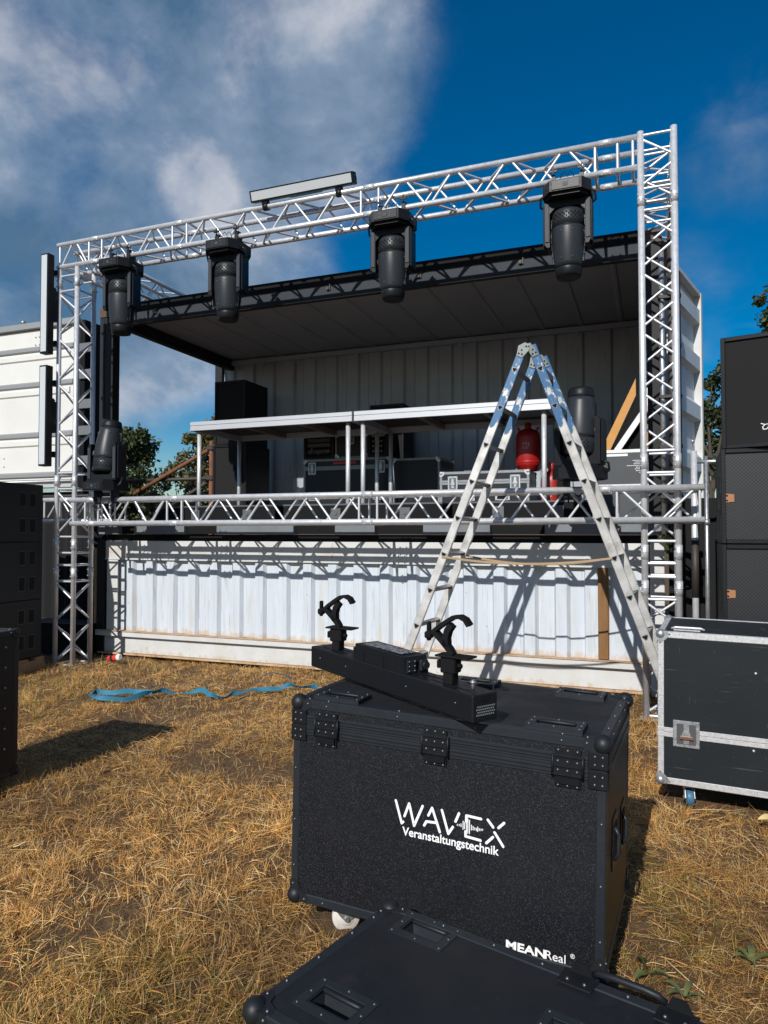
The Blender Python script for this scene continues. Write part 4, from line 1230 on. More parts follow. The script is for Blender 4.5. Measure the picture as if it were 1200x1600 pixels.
def recessed_raised(parent, cx, cy, z, wx=0.175, wy=0.105):
    """dish handle: raised plate with a scooped well and a bar, standing slightly proud of the board"""
    hx, hy = wx / 2, wy / 2
    ix, iy = hx - 0.026, hy - 0.026
    f = MB(); zt = z + 0.016
    plate_holes(f, cx - hx, cx + hx, cy - hy, cy + hy, zt - 0.0, [(cx - ix, cx + ix, cy - iy, cy + iy)])
    c0 = [(cx - hx, cy - hy), (cx + hx, cy - hy), (cx + hx, cy + hy), (cx - hx, cy + hy)]
    for k in range(4):
        a, b = c0[k], c0[(k + 1) % 4]
        f.add([(*a, z - 0.001), (*b, z - 0.001), (*b, zt), (*a, zt)], [(0, 1, 2, 3)])
    i_ = [(cx - ix, cy - iy), (cx + ix, cy - iy), (cx + ix, cy + iy), (cx - ix, cy + iy)]
    j_ = [(cx - ix * .9, cy - iy * .55), (cx + ix * .9, cy - iy * .55), (cx + ix * .9, cy + iy * .55), (cx - ix * .9, cy + iy * .55)]
    for k in range(4):
        a, b, c, d = i_[k], i_[(k + 1) % 4], j_[(k + 1) % 4], j_[k]
        f.add([(*a, zt), (*b, zt), (*c, z + 0.0005), (*d, z + 0.0005)], [(0, 1, 2, 3)])
    f.add([(*p, z + 0.0005) for p in j_], [(0, 1, 2, 3)])
    h = f.build('recessed_handle', BLKE, parent)
    g = MB()
    g.path([(cx - ix * .96, cy + iy * .8, zt - 0.006), (cx - ix * .85, cy + iy * .55, zt - 0.002), (cx + ix * .85, cy + iy * .55, zt - 0.002), (cx + ix * .96, cy + iy * .8, zt - 0.006)], 0.0058, 8)
    g.build('grip', RUBB, h)
    g = MB()
    for sx in (-1, 0, 1):
        for sy in (-1, 1): g.ball((cx + sx * (hx - 0.011), cy + sy * (hy - 0.011), zt), 0.0040, 8, 4, flat=0.7)
    for sx in (-1, 1): g.ball((cx + sx * (hx - 0.011), cy, zt), 0.0040, 8, 4, flat=0.7)
    g.build('rivets', RIVET, h)
    return h


build_big_case()
GRASS_KEEP.append((-1.2, -0.15, 2.25, 2.85))


def build_front_lid():
    W, D, H = 1.05, 0.575, 0.255
    root = thing('flight_case', 'low black flight case cut off by the bottom edge, recessed handles in its top', 'flight case', (-0.755, 2.034, 0.041), (0, 0, R(-15.5)))
    inner = root
    def off(o): o.location = (0, -D, 0)
    holes = [(0.168 - 0.058, 0.168 + 0.058, -0.062 - 0.030 + D, -0.062 + 0.030 + D), (0.164 - 0.058, 0.164 + 0.058, -0.446 - 0.030 + D, -0.446 + 0.030 + D),
             (0.665 - 0.058, 0.665 + 0.058, -0.222 - 0.030 + D, -0.222 + 0.030 + D)]
    before = set(COL.objects)
    b = MB(); b.box(0, W, 0, D, 0, H - 0.045); b.build('body', CASETOP, root)
    b = MB()
    for (x0, x1, y0, y1) in ((0, W, 0, 0.004), (0, W, D - 0.004, D), (0, 0.004, 0.004, D - 0.004), (W - 0.004, W, 0.004, D - 0.004)): b.box(x0, x1, y0, y1, H - 0.0449, H - 0.001)
    b.build('lid_side', CASETOP, root)
    b = MB(); plate_holes(b, 0.004, W - 0.004, 0.004, D - 0.004, H, holes); b.build('lid_top', CASETOP, root)
    for hx0, hx1, hy0, hy1 in holes:
        recessed_handle(root, (hx0 + hx1) / 2, (hy0 + hy1) / 2, H, 0.175, 0.122, 0.036)
    edge_frame(root, W, D, H, t=0.030)
    corner_set(root, W, D, H, sides=((0, 0, 1), (1, 0, 1), (0, 1, 1), (1, 1, 1), (0, 0, 0), (0, 1, 0)))
    # folding handle lying along the back edge
    for x in (0.60, 0.835):
        p = MB(); p.box(x - 0.045, x + 0.045, D - 0.06, D + 0.006, H + 0.0035, H + 0.008, 0.002)
        p.prism([(x - 0.03, H + 0.008), (x + 0.03, H + 0.008), (x + 0.016, H + 0.034), (x - 0.016, H + 0.034)], D - 0.004, D + 0.004, 'y')
        for s_ in (-0.022, 0.022): p.ball((x + s_, D - 0.04, H + 0.008), 0.005, 8, 4, mi=1)
        p.build('handle_bracket', [BLACK, RIVET], root)
    p = MB(); p.path([(0.635, D - 0.004, H + 0.020), (0.65, D - 0.012, H + 0.032), (0.69, D - 0.014, H + 0.036), (0.76, D - 0.014, H + 0.036), (0.79, D - 0.012, H + 0.032), (0.805, D - 0.004, H + 0.018)], 0.0085, 10)
    p.build('bar_handle', RUBB, root)
    g = MB()
    for x in (0.2, 0.36, 0.50, 0.72, 0.9): g.ball((x, D - 0.013, H + 0.003), 0.0045, 8, 4)
    for y in (0.12, 0.24, 0.38, 0.48): g.ball((0.013, y, H + 0.003), 0.0045, 8, 4)
    tag(g.build('profile_rivets', RIVET, root), kind='stuff')
    for o in set(COL.objects) - before:
        if o.parent == root: o.location = Vector(o.location) + Vector((0, -D, 0))
    return root


build_front_lid()

bar0 = build_light_bar('black light bar lying across the big front flight case, two hook clamps up', 1.015, (-1.395, 2.655, 0.862), (0, 0, 0), True)
# lies on the case lid, clamps up, at an angle over its front edge
bdir = Vector((0.837, -0.575, -0.018)).normalized()
by = Vector((0.575, 0.837, 0)).normalized(); bz = bdir.cross(by)
bar0.matrix_world = Matrix(((bdir.x, by.x, bz.x, -1.322), (bdir.y, by.y, bz.y, 2.730), (bdir.z, by.z, bz.z, 0.856), (0, 0, 0, 1)))

b1 = build_light_bar('upper of two upright black light bars clamped to the left tower', 1.06, (0, 0, 0), (0, 0, 0))
def upright(o, x, y, z):
    # local X -> up, local Z (back) -> +X towards the tower, diffuser (-Z) turned to the field
    ax = Vector((0, 0, 1)); az = Vector((0.0, 1.0, 0)); ay = az.cross(ax)
    o.matrix_world = Matrix(((ax.x, ay.x, az.x, x), (ax.y, ay.y, az.y, y), (ax.z, ay.z, az.z, z), (0, 0, 0, 1)))
upright(b1, -5.945, 5.585, 3.30)
b2 = dup(b1, (0, 0, 0), None, 'lower of two upright black light bars clamped to the left tower')
upright(b2, -5.945, 5.585, 2.115)
b3 = build_light_bar('black light bar mounted on top of the upper truss near its middle', 1.06, (0, 0, 0), (0, 0, 0), False, True)
# lies along the truss top, diffuser to the field
ax = Vector((1, 0, 0)); az = Vector((0, 0.94, 0.34)); ay = az.cross(ax)
b3.matrix_world = Matrix(((ax.x, ay.x, az.x, -3.51), (ax.y, ay.y, az.y, 5.675), (ax.z, ay.z, az.z, 4.581), (0, 0, 0, 1)))


# ------------------------------------------------------------------ ladder
def build_ladder():
    A = Vector((-0.795, 4.93, 2.715))
    root = thing('step_ladder', 'tall double step ladder with chipped blue paint at its top', 'ladder', A)
    fl = Vector((-1.90, 4.90, 0.0)) - A; fr = Vector((0.215, 5.10, 0.0)) - A
    wv = Vector((0.035, 0.44, 0)).normalized()
    for si, ft in enumerate((fl, fr)):
        for ri in (0, 1):
            wid0 = 0.0 if ri == 0 else 0.36; wid1 = 0.0 if ri == 0 else 0.46
            top = Vector((-0.030 if si == 0 else 0.030, 0, 0)) + wv * wid0; bot = ft + wv * wid1
            d = bot - top; ln = d.length
            side = d.cross(wv).normalized()
            o = bpy.data.objects.new('rail', None)
            m = MB(); m.box(-0.030, 0.030, -0.0125, 0.0125, -ln, 0.012, 0.004)
            me = m.mesh('rail', LADP)
            o = bpy.data.objects.new('rail', me); COL.objects.link(o); o.parent = root
            zax = -d.normalized(); yax = (wv - zax * wv.dot(zax)).normalized(); xax = yax.cross(zax)
            Mx = Matrix(((xax.x, yax.x, zax.x, top.x), (xax.y, yax.y, zax.y, top.y), (xax.z, yax.z, zax.z, top.z), (0, 0, 0, 1)))
            o.matrix_local = Mx
            f = MB(); f.box(-0.036, 0.036, -0.018, 0.018, -ln - 0.012, -ln + 0.07, 0.005); fo = f.build('foot', RUBB, o)
            # rung sockets: rounded triangles on the broad face
            s_ = 0.165
            while s_ < ln - 0.12:
                t = MB()
                tri = [(-0.020, 0.016), (0.020, 0.016), (0.023, 0.008), (0.006, -0.020), (-0.006, -0.020), (-0.023, 0.008)]
                t.prism([(a, b - s_) for a, b in tri], -0.0145, 0.0145, 'y')
                t.prism([(a * .72, b * .72 - s_) for a, b in tri], -0.0150, 0.0150, 'y', mi=1)
                t.build('rung_socket', [RUNGM, BLKD], o)
                s_ += 0.28
            # hinge plate
            h = MB(); sx = 1 if si == 0 else -1
            h.prism([(-0.022, -0.070), (0.022, -0.070), (0.030 + 0.018 * sx, -0.01), (0.02 + 0.02 * sx, 0.03), (-0.02 + 0.02 * sx, 0.034), (-0.036, 0.0)], -0.019, -0.0135, 'y')
            for a, b in ((-0.012, -0.05), (0.012, -0.05), (0.0, -0.022), (0.02 * sx, 0.010)): h.tube((a, -0.023, b), (a, -0.019, b), 0.006, 8, mi=1)
            h.build('hinge', [HINGE, BLKD], o)
        top = Vector((-0.030 if si == 0 else 0.030, 0, 0)); d0 = (ft - top); ln = d0.length
        s_ = 0.165
        while s_ < ln - 0.12:
            p0 = top + d0 * (s_ / ln); w_ = 0.36 + 0.10 * s_ / ln
            g = MB(); q1 = p0 + wv * w_
            dd = d0.normalized(); sdv = dd.cross(wv).normalized()
            vs_ = []
            for pp in (p0 + wv * 0.012, q1 - wv * 0.012):
                for a, b in ((-0.019, -0.012), (0.019, -0.012), (0.0, 0.018)):
                    vs_.append(pp + sdv * a + dd * b)
            g.add(vs_, [(0, 2, 1), (3, 4, 5), (0, 1, 4, 3), (1, 2, 5, 4), (2, 0, 3, 5)])
            g.build('rung', RUNGM, root)
            s_ += 0.28
    # restraint straps between the legs
    for k, w_ in enumerate((-0.02, 0.45)):
        f0 = 1.485 / 2.745
        a = fl * f0 + wv * w_ + Vector((-0.02, 0, 0)); b = fr * f0 + wv * w_
        pts = []
        for i in range(15):
            t = i / 14; p = a.lerp(b, t); p.z -= 0.045 * 4 * t * (1 - t) * (1 + 0.5 * k); pts.append(p)
        m = MB(); m.ribbon(pts, (0, 0.25, 1), 0.015, 0.003); m.build('restraint_strap', ROPE, root)
    return root


build_ladder()


# ------------------------------------------------------------------ stage decks on legs
def build_deck():
    root = thing('stage_deck', 'raised aluminium stage platform on legs, left of the pair', 'stage platform', (0, 0, 0), (0, 0, 0), 'raised stage platforms')
    W, D, H = 2.0, 1.0, 1.17
    b = MB(); b.box(0.006, W - 0.006, 0.006, D - 0.006, H - 0.030, H, 0.002); b.build('deck_board', mat("brown_ply", (0.055, 0.040, 0.030), 0.6, noise=(5, 0.6, (0.035, 0.026, 0.02))), root)
    for (x0, x1, y0, y1) in ((0, W, 0, 0.03), (0, W, D - 0.03, D), (0, 0.03, 0.031, D - 0.031), (W - 0.03, W, 0.031, D - 0.031)):
        b = MB(); b.box(x0, x1, y0, y1, H - 0.100, H + 0.003, 0.003)
        if y1 - y0 < 0.05:
            yy = y0 - 0.006 if y0 == 0 else y1 + 0.003
            b.box(x0 + 0.002, x1 - 0.002, yy, yy + 0.0055, H - 0.040, H - 0.002, 0.001); b.box(x0 + 0.002, x1 - 0.002, yy, yy + 0.0055, H - 0.098, H - 0.054, 0.001)
        b.build('frame_rail', mat('deck_aluminium', (0.50, 0.51, 0.53), 0.45, 0.4, noise=(9, 0.5, (0.42, 0.43, 0.45), (0.3, 1, 1))), root)
    for x in (0.65, 1.33):
        b = MB(); b.box(x, x + 0.05, 0.031, D - 0.031, H - 0.09, H - 0.031); b.build('cross_member', mat("dark_alu", (0.25, 0.22, 0.19), 0.5, 0.3), root)
    for x in (0.075, W - 0.075):
        for y in (0.07, D - 0.10):
            b = MB(); b.tube((x, y, 0.0), (x, y, H - 0.10), 0.024, 14); lg = b.build('leg', ALU, root)
            b = MB(); b.tube((x, y, 0.0), (x, y, 0.03), 0.03, 12); b.build('leg_foot', RUBB, lg)
    return root


dk = build_deck(); dk.location = (-4.885, 6.665, FZ)
dk2 = dup(dk, (-2.865, 6.665, FZ), None, 'raised aluminium stage platform on legs behind the ladder')


# ------------------------------------------------------------------ silver edged cases
def silver_case(label, W, D, H, loc, rot=(0, 0, 0), lid=None, latches=(), handles=(), face=None, t=0.026, wheels=None, r=0.022, group=None, sheet=None, edge=None, lsize=(0.105, 0.150)):
    root = thing('flight_case', label, 'flight case', loc, rot, group)
    edge = edge or EDGE
    b = MB(); b.box(0, W, 0, D, 0, H); b.build('body', sheet or WORNBLK, root)
    edge_frame(root, W, D, H, t=t, e=0.003, m=edge)
    corner_set(root, W, D, H, r=r, m=STEEL, pl=0.045)
    if lid:
        b = MB(); b.box(-0.003, W + 0.003, -0.0042, D + 0.0042, lid - 0.024, lid - 0.001, 0.0015); b.build('lid_rail', edge, root)
        b = MB(); b.box(-0.003, W + 0.003, -0.0042, D + 0.0042, lid + 0.001, lid + 0.024, 0.0015); b.build('lid_rail', edge, root)
    for x, z in list(latches) + list(handles):
        isl = (x, z) in latches
        w, h = (lsize if isl else (0.15, 0.11))
        f = MB(); f.box(x - w / 2, x + w / 2, -0.008, -0.004, z - h / 2, z + h / 2, 0.0035)
        f.box(x - w * .36, x + w * .36, -0.0095, -0.008, z - h * .38, z + h * .38, 0.001, mi=1)
        if isl:
            f.tube((x, -0.016, z), (x, -0.009, z), 0.020, 12); f.box(x - 0.030, x + 0.030, -0.019, -0.012, z - 0.02, z - 0.008, 0.002)
            f.box(x - 0.014, x + 0.014, -0.013, -0.0095, z - 0.05, z + 0.05, 0.002)
        else:
            f.path([(x - w * .33, -0.010, z + 0.015), (x - w * .28, -0.018, z - 0.01), (x + w * .28, -0.018, z - 0.01), (x + w * .33, -0.010, z + 0.015)], 0.006, 8, mi=1)
        for a in (-.42, 0, .42):
            for c in (-.45, .45): f.ball((x + a * w, -0.008, z + c * h), 0.0042, 6, 4)
        f.build('latch' if isl else 'handle', [STEEL, mat("latch_recess", (0.12, 0.125, 0.13), 0.45, 0.6)] if isl else [STEEL, BLKD], root)
    if wheels:
        for x, y, yw in ((0.14, 0.10, -1.35), (W - 0.14, 0.10, 0.4), (0.14, D - 0.10, 0.9), (W - 0.14, D - 0.10, 2.0)):
            caster(root, x, y, -0.004, 0.042, wheels, yw)
    return root


sc = silver_case('worn black flight case with silver edges on blue casters beside the ladder foot', 1.20, 0.70, 0.775, (0.018, 3.95, 0.13), (0, R(0.6), R(-4.5)), lid=0.262, latches=((0.135, 0.262),), wheels=CASTB, r=0.026, t=0.030, lsize=(0.125, 0.135))
g = MB(); g.box(0.07, 0.20, 0.07, 0.11, 0.776, 0.782, 0.002); g.path([(0.06, 0.09, 0.784), (0.08, 0.09, 0.792), (0.20, 0.09, 0.792), (0.22, 0.09, 0.784)], 0.006, 8); g.build('top_handle', EDGE, sc)
g = MB()
for x, z in ((0.45, 0.60), (0.44, 0.22), (0.80, 0.6)): g.ball((x, -0.0005, z), 0.007, 8, 4)
g.build('panel_rivet', EDGE, sc)
g = MB(); g.box(0.105, 0.17, -0.024, -0.018, 0.238, 0.252, 0.002, M=None); g.build('latch_key', RUST, sc)
GRASS_KEEP.append((0.05, 1.1, 3.98, 4.6))

# on the stage
silver_case('tall black flight case with silver edges and a strip of red tape', 1.14, 0.55, 0.81, (-3.995, 7.73, FZ), lid=0.70, latches=((0.12, 0.70), (1.02, 0.70)), handles=((0.15, 0.36), (1.0, 0.36)), sheet=BLKM, edge=EDGE_SHADE)
rt = MB(); rt.box(0.40, 0.70, -0.0045, -0.0005, 0.745, 0.772, 0.001)
ro = rt.build('tape_strip', REDT, [o for o in COL.objects if o.get('label', '').startswith('tall black flight case with silver')][0])
silver_case('plain black flight case with silver edges right of the red-taped case', 0.58, 0.62, 0.785, (-2.84, 7.75, FZ), sheet=BLKM, edge=EDGE_SHADE)
silver_case('low long black flight case carrying the red gas bottle', 0.93, 0.45, 0.55, (-2.07, 7.10, FZ), lid=0.44, latches=((0.14, 0.43), (0.79, 0.43)), handles=((0.30, 0.30), (0.66, 0.30)), sheet=BLKM, edge=EDGE_SHADE)
silver_case('small black flight case with a silver edge standing on the red-taped case', 0.42, 0.42, 0.30, (-3.60, 7.80, FZ + 0.822), latches=((0.2, 0.24),), sheet=BLKM, t=0.02, edge=EDGE_SHADE)


def rack(label, loc, W, D, H, kind):
    root = thing('rack_case', label, 'rack case', loc)
    b = MB()
    b.box(0, W, 0.02, D, 0, H)
    b.build('body', BLKD, root)
    f = MB()
    for (x0, x1, z0, z1) in ((0, 0.03, 0, H), (W - 0.03, W, 0, H), (0.03, W - 0.03, 0, 0.03), (0.03, W - 0.03, H - 0.03, H)): f.box(x0, x1, -0.004, 0.02, z0, z1, 0.002)
    f.build('front_frame', BLACK, root)
    g = MB()
    if kind == 'amp':
        for z in (0.07, 0.15, 0.21): g.box(0.05, W - 0.05, 0.0, 0.02, z, z + 0.045, 0.004)
        g.tube((0.12, -0.02, 0.12), (0.12, 0.0, 0.12), 0.018, 10); g.path([(0.09, -0.01, 0.06), (0.14, -0.03, 0.09), (0.2, -0.02, 0.06), (0.28, -0.03, 0.075)], 0.010, 6)
        g.build('amplifier', mat("amp_grey", (0.06, 0.06, 0.06), 0.5), root)
    else:
        for z in (0.06, 0.12, 0.18, 0.24):
            for k in range(4): g.box(0.05 + k * 0.035, 0.07 + k * 0.035, -0.003, 0.02, z, z + 0.02, 0.003)
        g.build('fader_row', mat("fader_grey", (0.3, 0.31, 0.32), 0.5), root)
    return root


rack('black amplifier rack at the left end of the red-taped case', (-4.03, 7.80, FZ + 0.822), 0.41, 0.40, 0.295, 'amp')
rack('black effects rack with rows of grey keys behind the deck legs', (-3.165, 7.80, FZ + 0.822), 0.24, 0.40, 0.31, 'fx')

# flat black cases along the front of the floor
for k, (x, w, lab) in enumerate(((-5.3, 1.55, 'flat black case on the stage floor behind the left half of the lower truss'), (-3.65, 1.75, 'flat black case on the stage floor behind the middle of the lower truss'),
                                 (-1.80, 1.28, 'flat black case on the stage floor below the gas bottle'))):
    t = thing('flat_case', lab, 'flight case', (x, 6.60, FZ), (0, 0, 0), 'flat black cases on the stage floor')
    b = MB(); b.box(0, w, 0, 0.42, 0, 0.20, 0.004); b.build('body', BLKD, t)
    b = MB(); b.box(-0.002, w + 0.002, -0.004, 0.424, 0.198, 0.216, 0.002); b.build('edge_profile', mat("grey_profile", (0.10, 0.11, 0.12), 0.5, 0.4), t)
    for xx in (w * 0.35, w * 0.78):
        b = MB(); b.box(xx - 0.055, xx + 0.055, -0.008, -0.003, 0.06, 0.17, 0.003); b.tube((xx, -0.016, 0.115), (xx, -0.008, 0.115), 0.018, 10); b.build('latch', mat("dull_latch", (0.12, 0.13, 0.14), 0.5, 0.5), t)

# upside-down grey case at the right of the stage, print on its front
gc = silver_case('dark grey upturned case with white edges and rows of small white print', 0.66, 0.45, 0.69, (-0.56, 6.90, FZ), lid=0.345, sheet=mat("slate_board", (0.055, 0.062, 0.070), 0.6, noise=(6, 0.5, (0.04, 0.045, 0.05))), t=0.030)
pr_ = MB()
for k in range(9):
    ln = [0.16, 0.14, 0.15, 0.20, 0.12, 0.13, 0.12, 0.10, 0.06][k]
    x = 0.66 - 0.10
    xx = x
    while xx > x - ln:
        w_ = random.uniform(0.006, 0.022); pr_.box(xx - w_, xx, -0.0012, -0.0006, 0.585 - k * 0.016, 0.590 - k * 0.016); xx -= w_ + 0.004
pr_.build('print_rows', WHITEP, gc)
pr_ = MB(); pr_.box(0.12, 0.36, -0.0046, -0.0006, 0.630, 0.652); pr_.build('paper_strip', WHITEP, gc)


# ------------------------------------------------------------------ gas bottles
def gas_bottle(label, loc, r, h, orange=False):
    root = thing('gas_bottle', label, 'gas bottle', loc, (0, 0, 0), 'red gas bottles')
    b = MB(); b.lathe([(r * .86, 0.0), (r * .86, 0.035), (r * .93, 0.04), (r, 0.07), (r, h * .72), (r * .95, h * .80), (r * .78, h * .87), (r * .42, h * .92), (r * .28, h * .93)], 26); b.build('body', REDP, root)
    b = MB(); b.lathe([(0.030, h * .92), (0.034, h * .94), (0.034, h * 1.04), (0.028, h * 1.06)], 14); b.build('valve_cap', REDP, root)
    for s_ in (-1, 1):
        c = MB(); c.ribbon([(s_ * r * .66, 0, h * .86), (s_ * r * .78, 0, h * .92), (s_ * r * .84, 0, h * .965)], (0, 1, 0), 0.05, 0.022); c.build('lug', REDP, root)
    b = MB(); b.lathe([(r * 1.004, 0.075), (r * 1.012, 0.08), (r * 1.012, 0.095), (r * 1.004, 0.10)], 26); b.build('foot_ring', REDP, root)
    m = MB()
    for i in range(4):
        for j in range(3):
            t = R(-105 + i * 9); rr = r * 1.003
            if (i * 3 + j) % 5 == 4: continue
            M = Matrix.Translation((rr * math.cos(t), rr * math.sin(t), h * (.48 + .05 * j))) @ Matrix.Rotation(t, 4, 'Z')
            m.box(-0.0004, 0.0004, -0.004, 0.004, -0.008, 0.008, M=M)
    m.build('worn_print', mat("faded_print", (0.50, 0.30, 0.28), 0.6), root)
    return root


gas_bottle('red gas bottle standing on the low flight case behind the ladder', (-1.185, 7.32, FZ + 0.556), 0.125, 0.47)
gas_bottle('darker red gas bottle on the stage floor behind the right platform leg', (-0.905, 6.98, FZ), 0.105, 0.56)
t = thing('hand_lamp', 'orange hand lamp with a black grip hanging behind the deck leg', 'lamp', (-0.78, 6.62, 2.12))
b = MB(); b.lathe([(0.012, -0.08), (0.026, -0.07), (0.028, 0.07), (0.018, 0.14), (0.008, 0.16)], 12); b.build('lamp_body', ORANGE, t)
b = MB(); b.tube((0, 0, 0.16), (0.0, 0, 0.30), 0.012, 8); b.box(-0.03, 0.03, -0.015, 0.015, -0.62, -0.08, 0.004); b.build('grip', BLKD, t)

# leaning boards at the right
t = thing('orange_board', 'orange painted board frame leaning against the inside of the right end', 'board', (-0.40, 7.02, FZ + 0.695))
b = MB(); b.prism([(-0.05, 0.0), (0.035, 0.0), (0.275, 0.52), (0.275, 0.68)], 0.0, 0.035, 'y'); b.build('front_stile', WOODO, t)
b = MB(); b.prism([(0.22, 0.0), (0.42, 0.0), (0.42, 0.30), (0.39, 0.48), (0.34, 0.30)], 0.10, 0.14, 'y'); b.build('rear_panel', WOODO, t)
b = MB(); b.prism([(0.05, 0.0), (0.36, 0.0), (0.36, 0.48), (0.29, 0.52)], 0.05, 0.06, 'y'); b.build('black_lining', BLKD, t)
t = thing('white_board', 'pale grey plank leaning in front of the orange board', 'board', (-0.30, 6.98, FZ + 0.695))
b = MB(); b.prism([(-0.03, 0.0), (0.035, 0.0), (0.275, 0.36), (0.275, 0.45)], 0.0, 0.03, 'y'); b.build('plank', FABRICW, t)
t = thing('white_cloth', 'crumpled white cloth stuffed behind the orange board', 'cloth', (0.02, 7.22, FZ + 1.02))
b = MB()
for k in range(7): b.ball((random.uniform(-0.08, 0.06), random.uniform(-0.03, 0.03), random.uniform(0.0, 0.26)), random.uniform(0.05, 0.085), 9, 6)
b.build('cloth_folds', FABRICW, t)


# ------------------------------------------------------------------ loudspeakers
def cabinet(name, label, loc, rot, W, D, H, grille=True, group=None, badge=False, slots=True, front_m=None):
    root = thing(name, label, 'loudspeaker', loc, rot, group)
    f = 0.028
    b = MB(); b.box(0, W, 0.03, D, 0, H, 0.006); b.build('body', SUBP, root)
    b = MB()
    for (x0, x1, z0, z1) in ((0, f, 0, H), (W - f, W, 0, H), (f, W - f, 0, f), (f, W - f, H - f, H)): b.box(x0, x1, 0.0, 0.029, z0, z1, 0.003)
    b.build('front_frame', BLACK, root)
    b = MB(); b.box(f, W - f, 0.014, 0.029, f, H - f); b.build('grille', front_m or GRILLE, root)
    if badge:
        g = MB(); g.prism([(0.0, -0.03), (0.055, -0.024), (0.055, 0.024), (0.0, 0.03)], 0.008, 0.0135, 'y'); go = g.build('badge', [PLUG], root, loc=(f - 0.006, 0, H * 0.48))
        g = MB(); g.ball((0.012, 0.006, -0.016), 0.006, 8, 4); g.ball((0.012, 0.006, 0.016), 0.006, 8, 4); g.build('badge_screw', BLKD, go)
    if slots:
        for (yy, zz) in ((0.10, H * 0.42), (0.24, H * 0.25), (0.24, H * 0.62)):
            g = MB(); g.box(-0.0015, 0.004, yy - 0.022, yy + 0.022, zz - 0.075, zz + 0.075, 0.001); g.build('side_slot', BLKD, root)
    return root


FARM = mat("dark_foam_front", (0.0045, 0.0045, 0.005), 0.9)
cabinet('subwoofer', 'black subwoofer with an orange badge, upper of the right stack', (0.43, 5.10, 1.348), (0, 0, R(-2)), 1.15, 0.70, 0.62, badge=True, group='subwoofers of the right stack')
cabinet('subwoofer', 'black subwoofer with an orange badge, just above the silver-edged case', (0.43, 5.10, 0.722), (0, 0, R(-2)), 1.15, 0.70, 0.62, badge=True, group='subwoofers of the right stack')
cabinet('subwoofer', 'black subwoofer at the bottom of the right stack behind the silver-edged case', (0.43, 5.10, 0.10), (0, 0, R(-2)), 1.15, 0.70, 0.62, badge=True, group='subwoofers of the right stack')
tp = cabinet('top_speaker', 'plain black loudspeaker with a white line logo on top of the right stack', (0.438, 5.12, 1.971), (0, 0, R(-14)), 1.0, 0.60, 0.735, slots=False, front_m=FARM)
lg = MB()
lp = [(0.232, 0.150), (0.252, 0.142), (0.272, 0.146), (0.276, 0.128), (0.262, 0.112), (0.244, 0.112), (0.240, 0.126), (0.252, 0.140), (0.272, 0.146), (0.300, 0.147)]
stroke(lg, lp, 0.0048, 0.0132); stroke(lg, [(0.285, 0.112), (0.306, 0.134), (0.326, 0.147), (0.332, 0.112)], 0.0048, 0.0132); stroke(lg, [(0.300, 0.126), (0.331, 0.126)], 0.0048, 0.0132)
lg.build('line_logo', WHITEP, tp)
t = thing('pallet', 'wooden pallet under the right loudspeaker stack', 'pallet', (0.43, 5.10, 0))
for k in range(5):
    b = MB(); b.box(0, 1.15, 0.02 + k * 0.15, 0.12 + k * 0.15, 0.075, 0.098); b.build('plank', PALLET, t)
for k in range(3):
    b = MB(); b.box(0.02 + k * 0.5, 0.12 + k * 0.5, 0.02, 0.72, -0.01, 0.073); b.build('bearer', PALLET, t)

# left stack of subs seen from the side (vents paired in the side face)
PX, PY = -5.93, 5.60


def left_sub(label, z):
    root = thing('subwoofer', label, 'loudspeaker', (PX, PY, z), (0, 0, R(3)), 'subwoofers of the left stack')
    b = MB(); b.box(-1.1, 0, -1.15, 0, 0, 0.588, 0.006); b.build('body', SUBP, root)
    for yy in (-0.14, -0.27, -0.78, -0.91):
        for zz in (0.165, 0.425):
            g = MB(); g.box(-0.002, 0.0025, yy - 0.045, yy + 0.045, zz - 0.075, zz + 0.075, 0.002); g.box(0.0, 0.0032, yy - 0.036, yy + 0.036, zz - 0.066, zz + 0.066, 0.001, mi=1)
            g.build('vent', [BLKE, BLKD], root)
    return root


left_sub('black subwoofer at the bottom of the left stack on the pallet', 0.145)
left_sub('black subwoofer in the middle of the left stack', 0.735)
left_sub('black subwoofer on top of the left stack under the white trailer', 1.325)
t = thing('pallet', 'wooden pallet under the left subwoofer stack', 'pallet', (PX, PY, 0), (0, 0, R(3)))
for k in range(6):
    b = MB(); b.box(-1.1, 0.02, -1.15 + k * 0.21, -1.03 + k * 0.21, 0.115, 0.138); b.build('plank', PALLET, t)
for k in range(3):
    b = MB(); b.box(-1.08 + k * 0.5, -0.98 + k * 0.5 + (0.02 if k < 2 else 0), -1.15, 0.02, -0.01, 0.113); b.build('bearer', PALLET, t)
b = MB(); b.box(-0.06, 0.015, -1.15, 0.0, -0.01, 0.02)
b.build('skid', PALLET, t)
# black molton cloth wall in the gap left of the container
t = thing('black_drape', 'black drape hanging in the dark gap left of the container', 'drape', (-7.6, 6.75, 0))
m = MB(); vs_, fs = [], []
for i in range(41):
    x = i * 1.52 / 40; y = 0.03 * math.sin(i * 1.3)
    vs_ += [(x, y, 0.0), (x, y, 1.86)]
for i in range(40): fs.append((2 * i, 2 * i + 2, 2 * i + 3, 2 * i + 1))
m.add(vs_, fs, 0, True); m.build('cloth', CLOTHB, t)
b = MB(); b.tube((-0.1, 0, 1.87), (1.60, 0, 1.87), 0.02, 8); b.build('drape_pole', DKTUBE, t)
t = thing('floor_ledge', 'dark low platform behind the left truss tower', 'platform', (-7.2, 6.35, 0))
b = MB(); b.box(0, 1.18, 0, 0.3, 0, 0.36, 0.005); b.build('platform_body', BLKD, t)
b = MB(); b.box(0, 1.18, -0.004, 0.30, 0.361, 0.372); b.build('platform_edge', mat("grey_profile", (0.10, 0.11, 0.12), 0.5, 0.4), t)

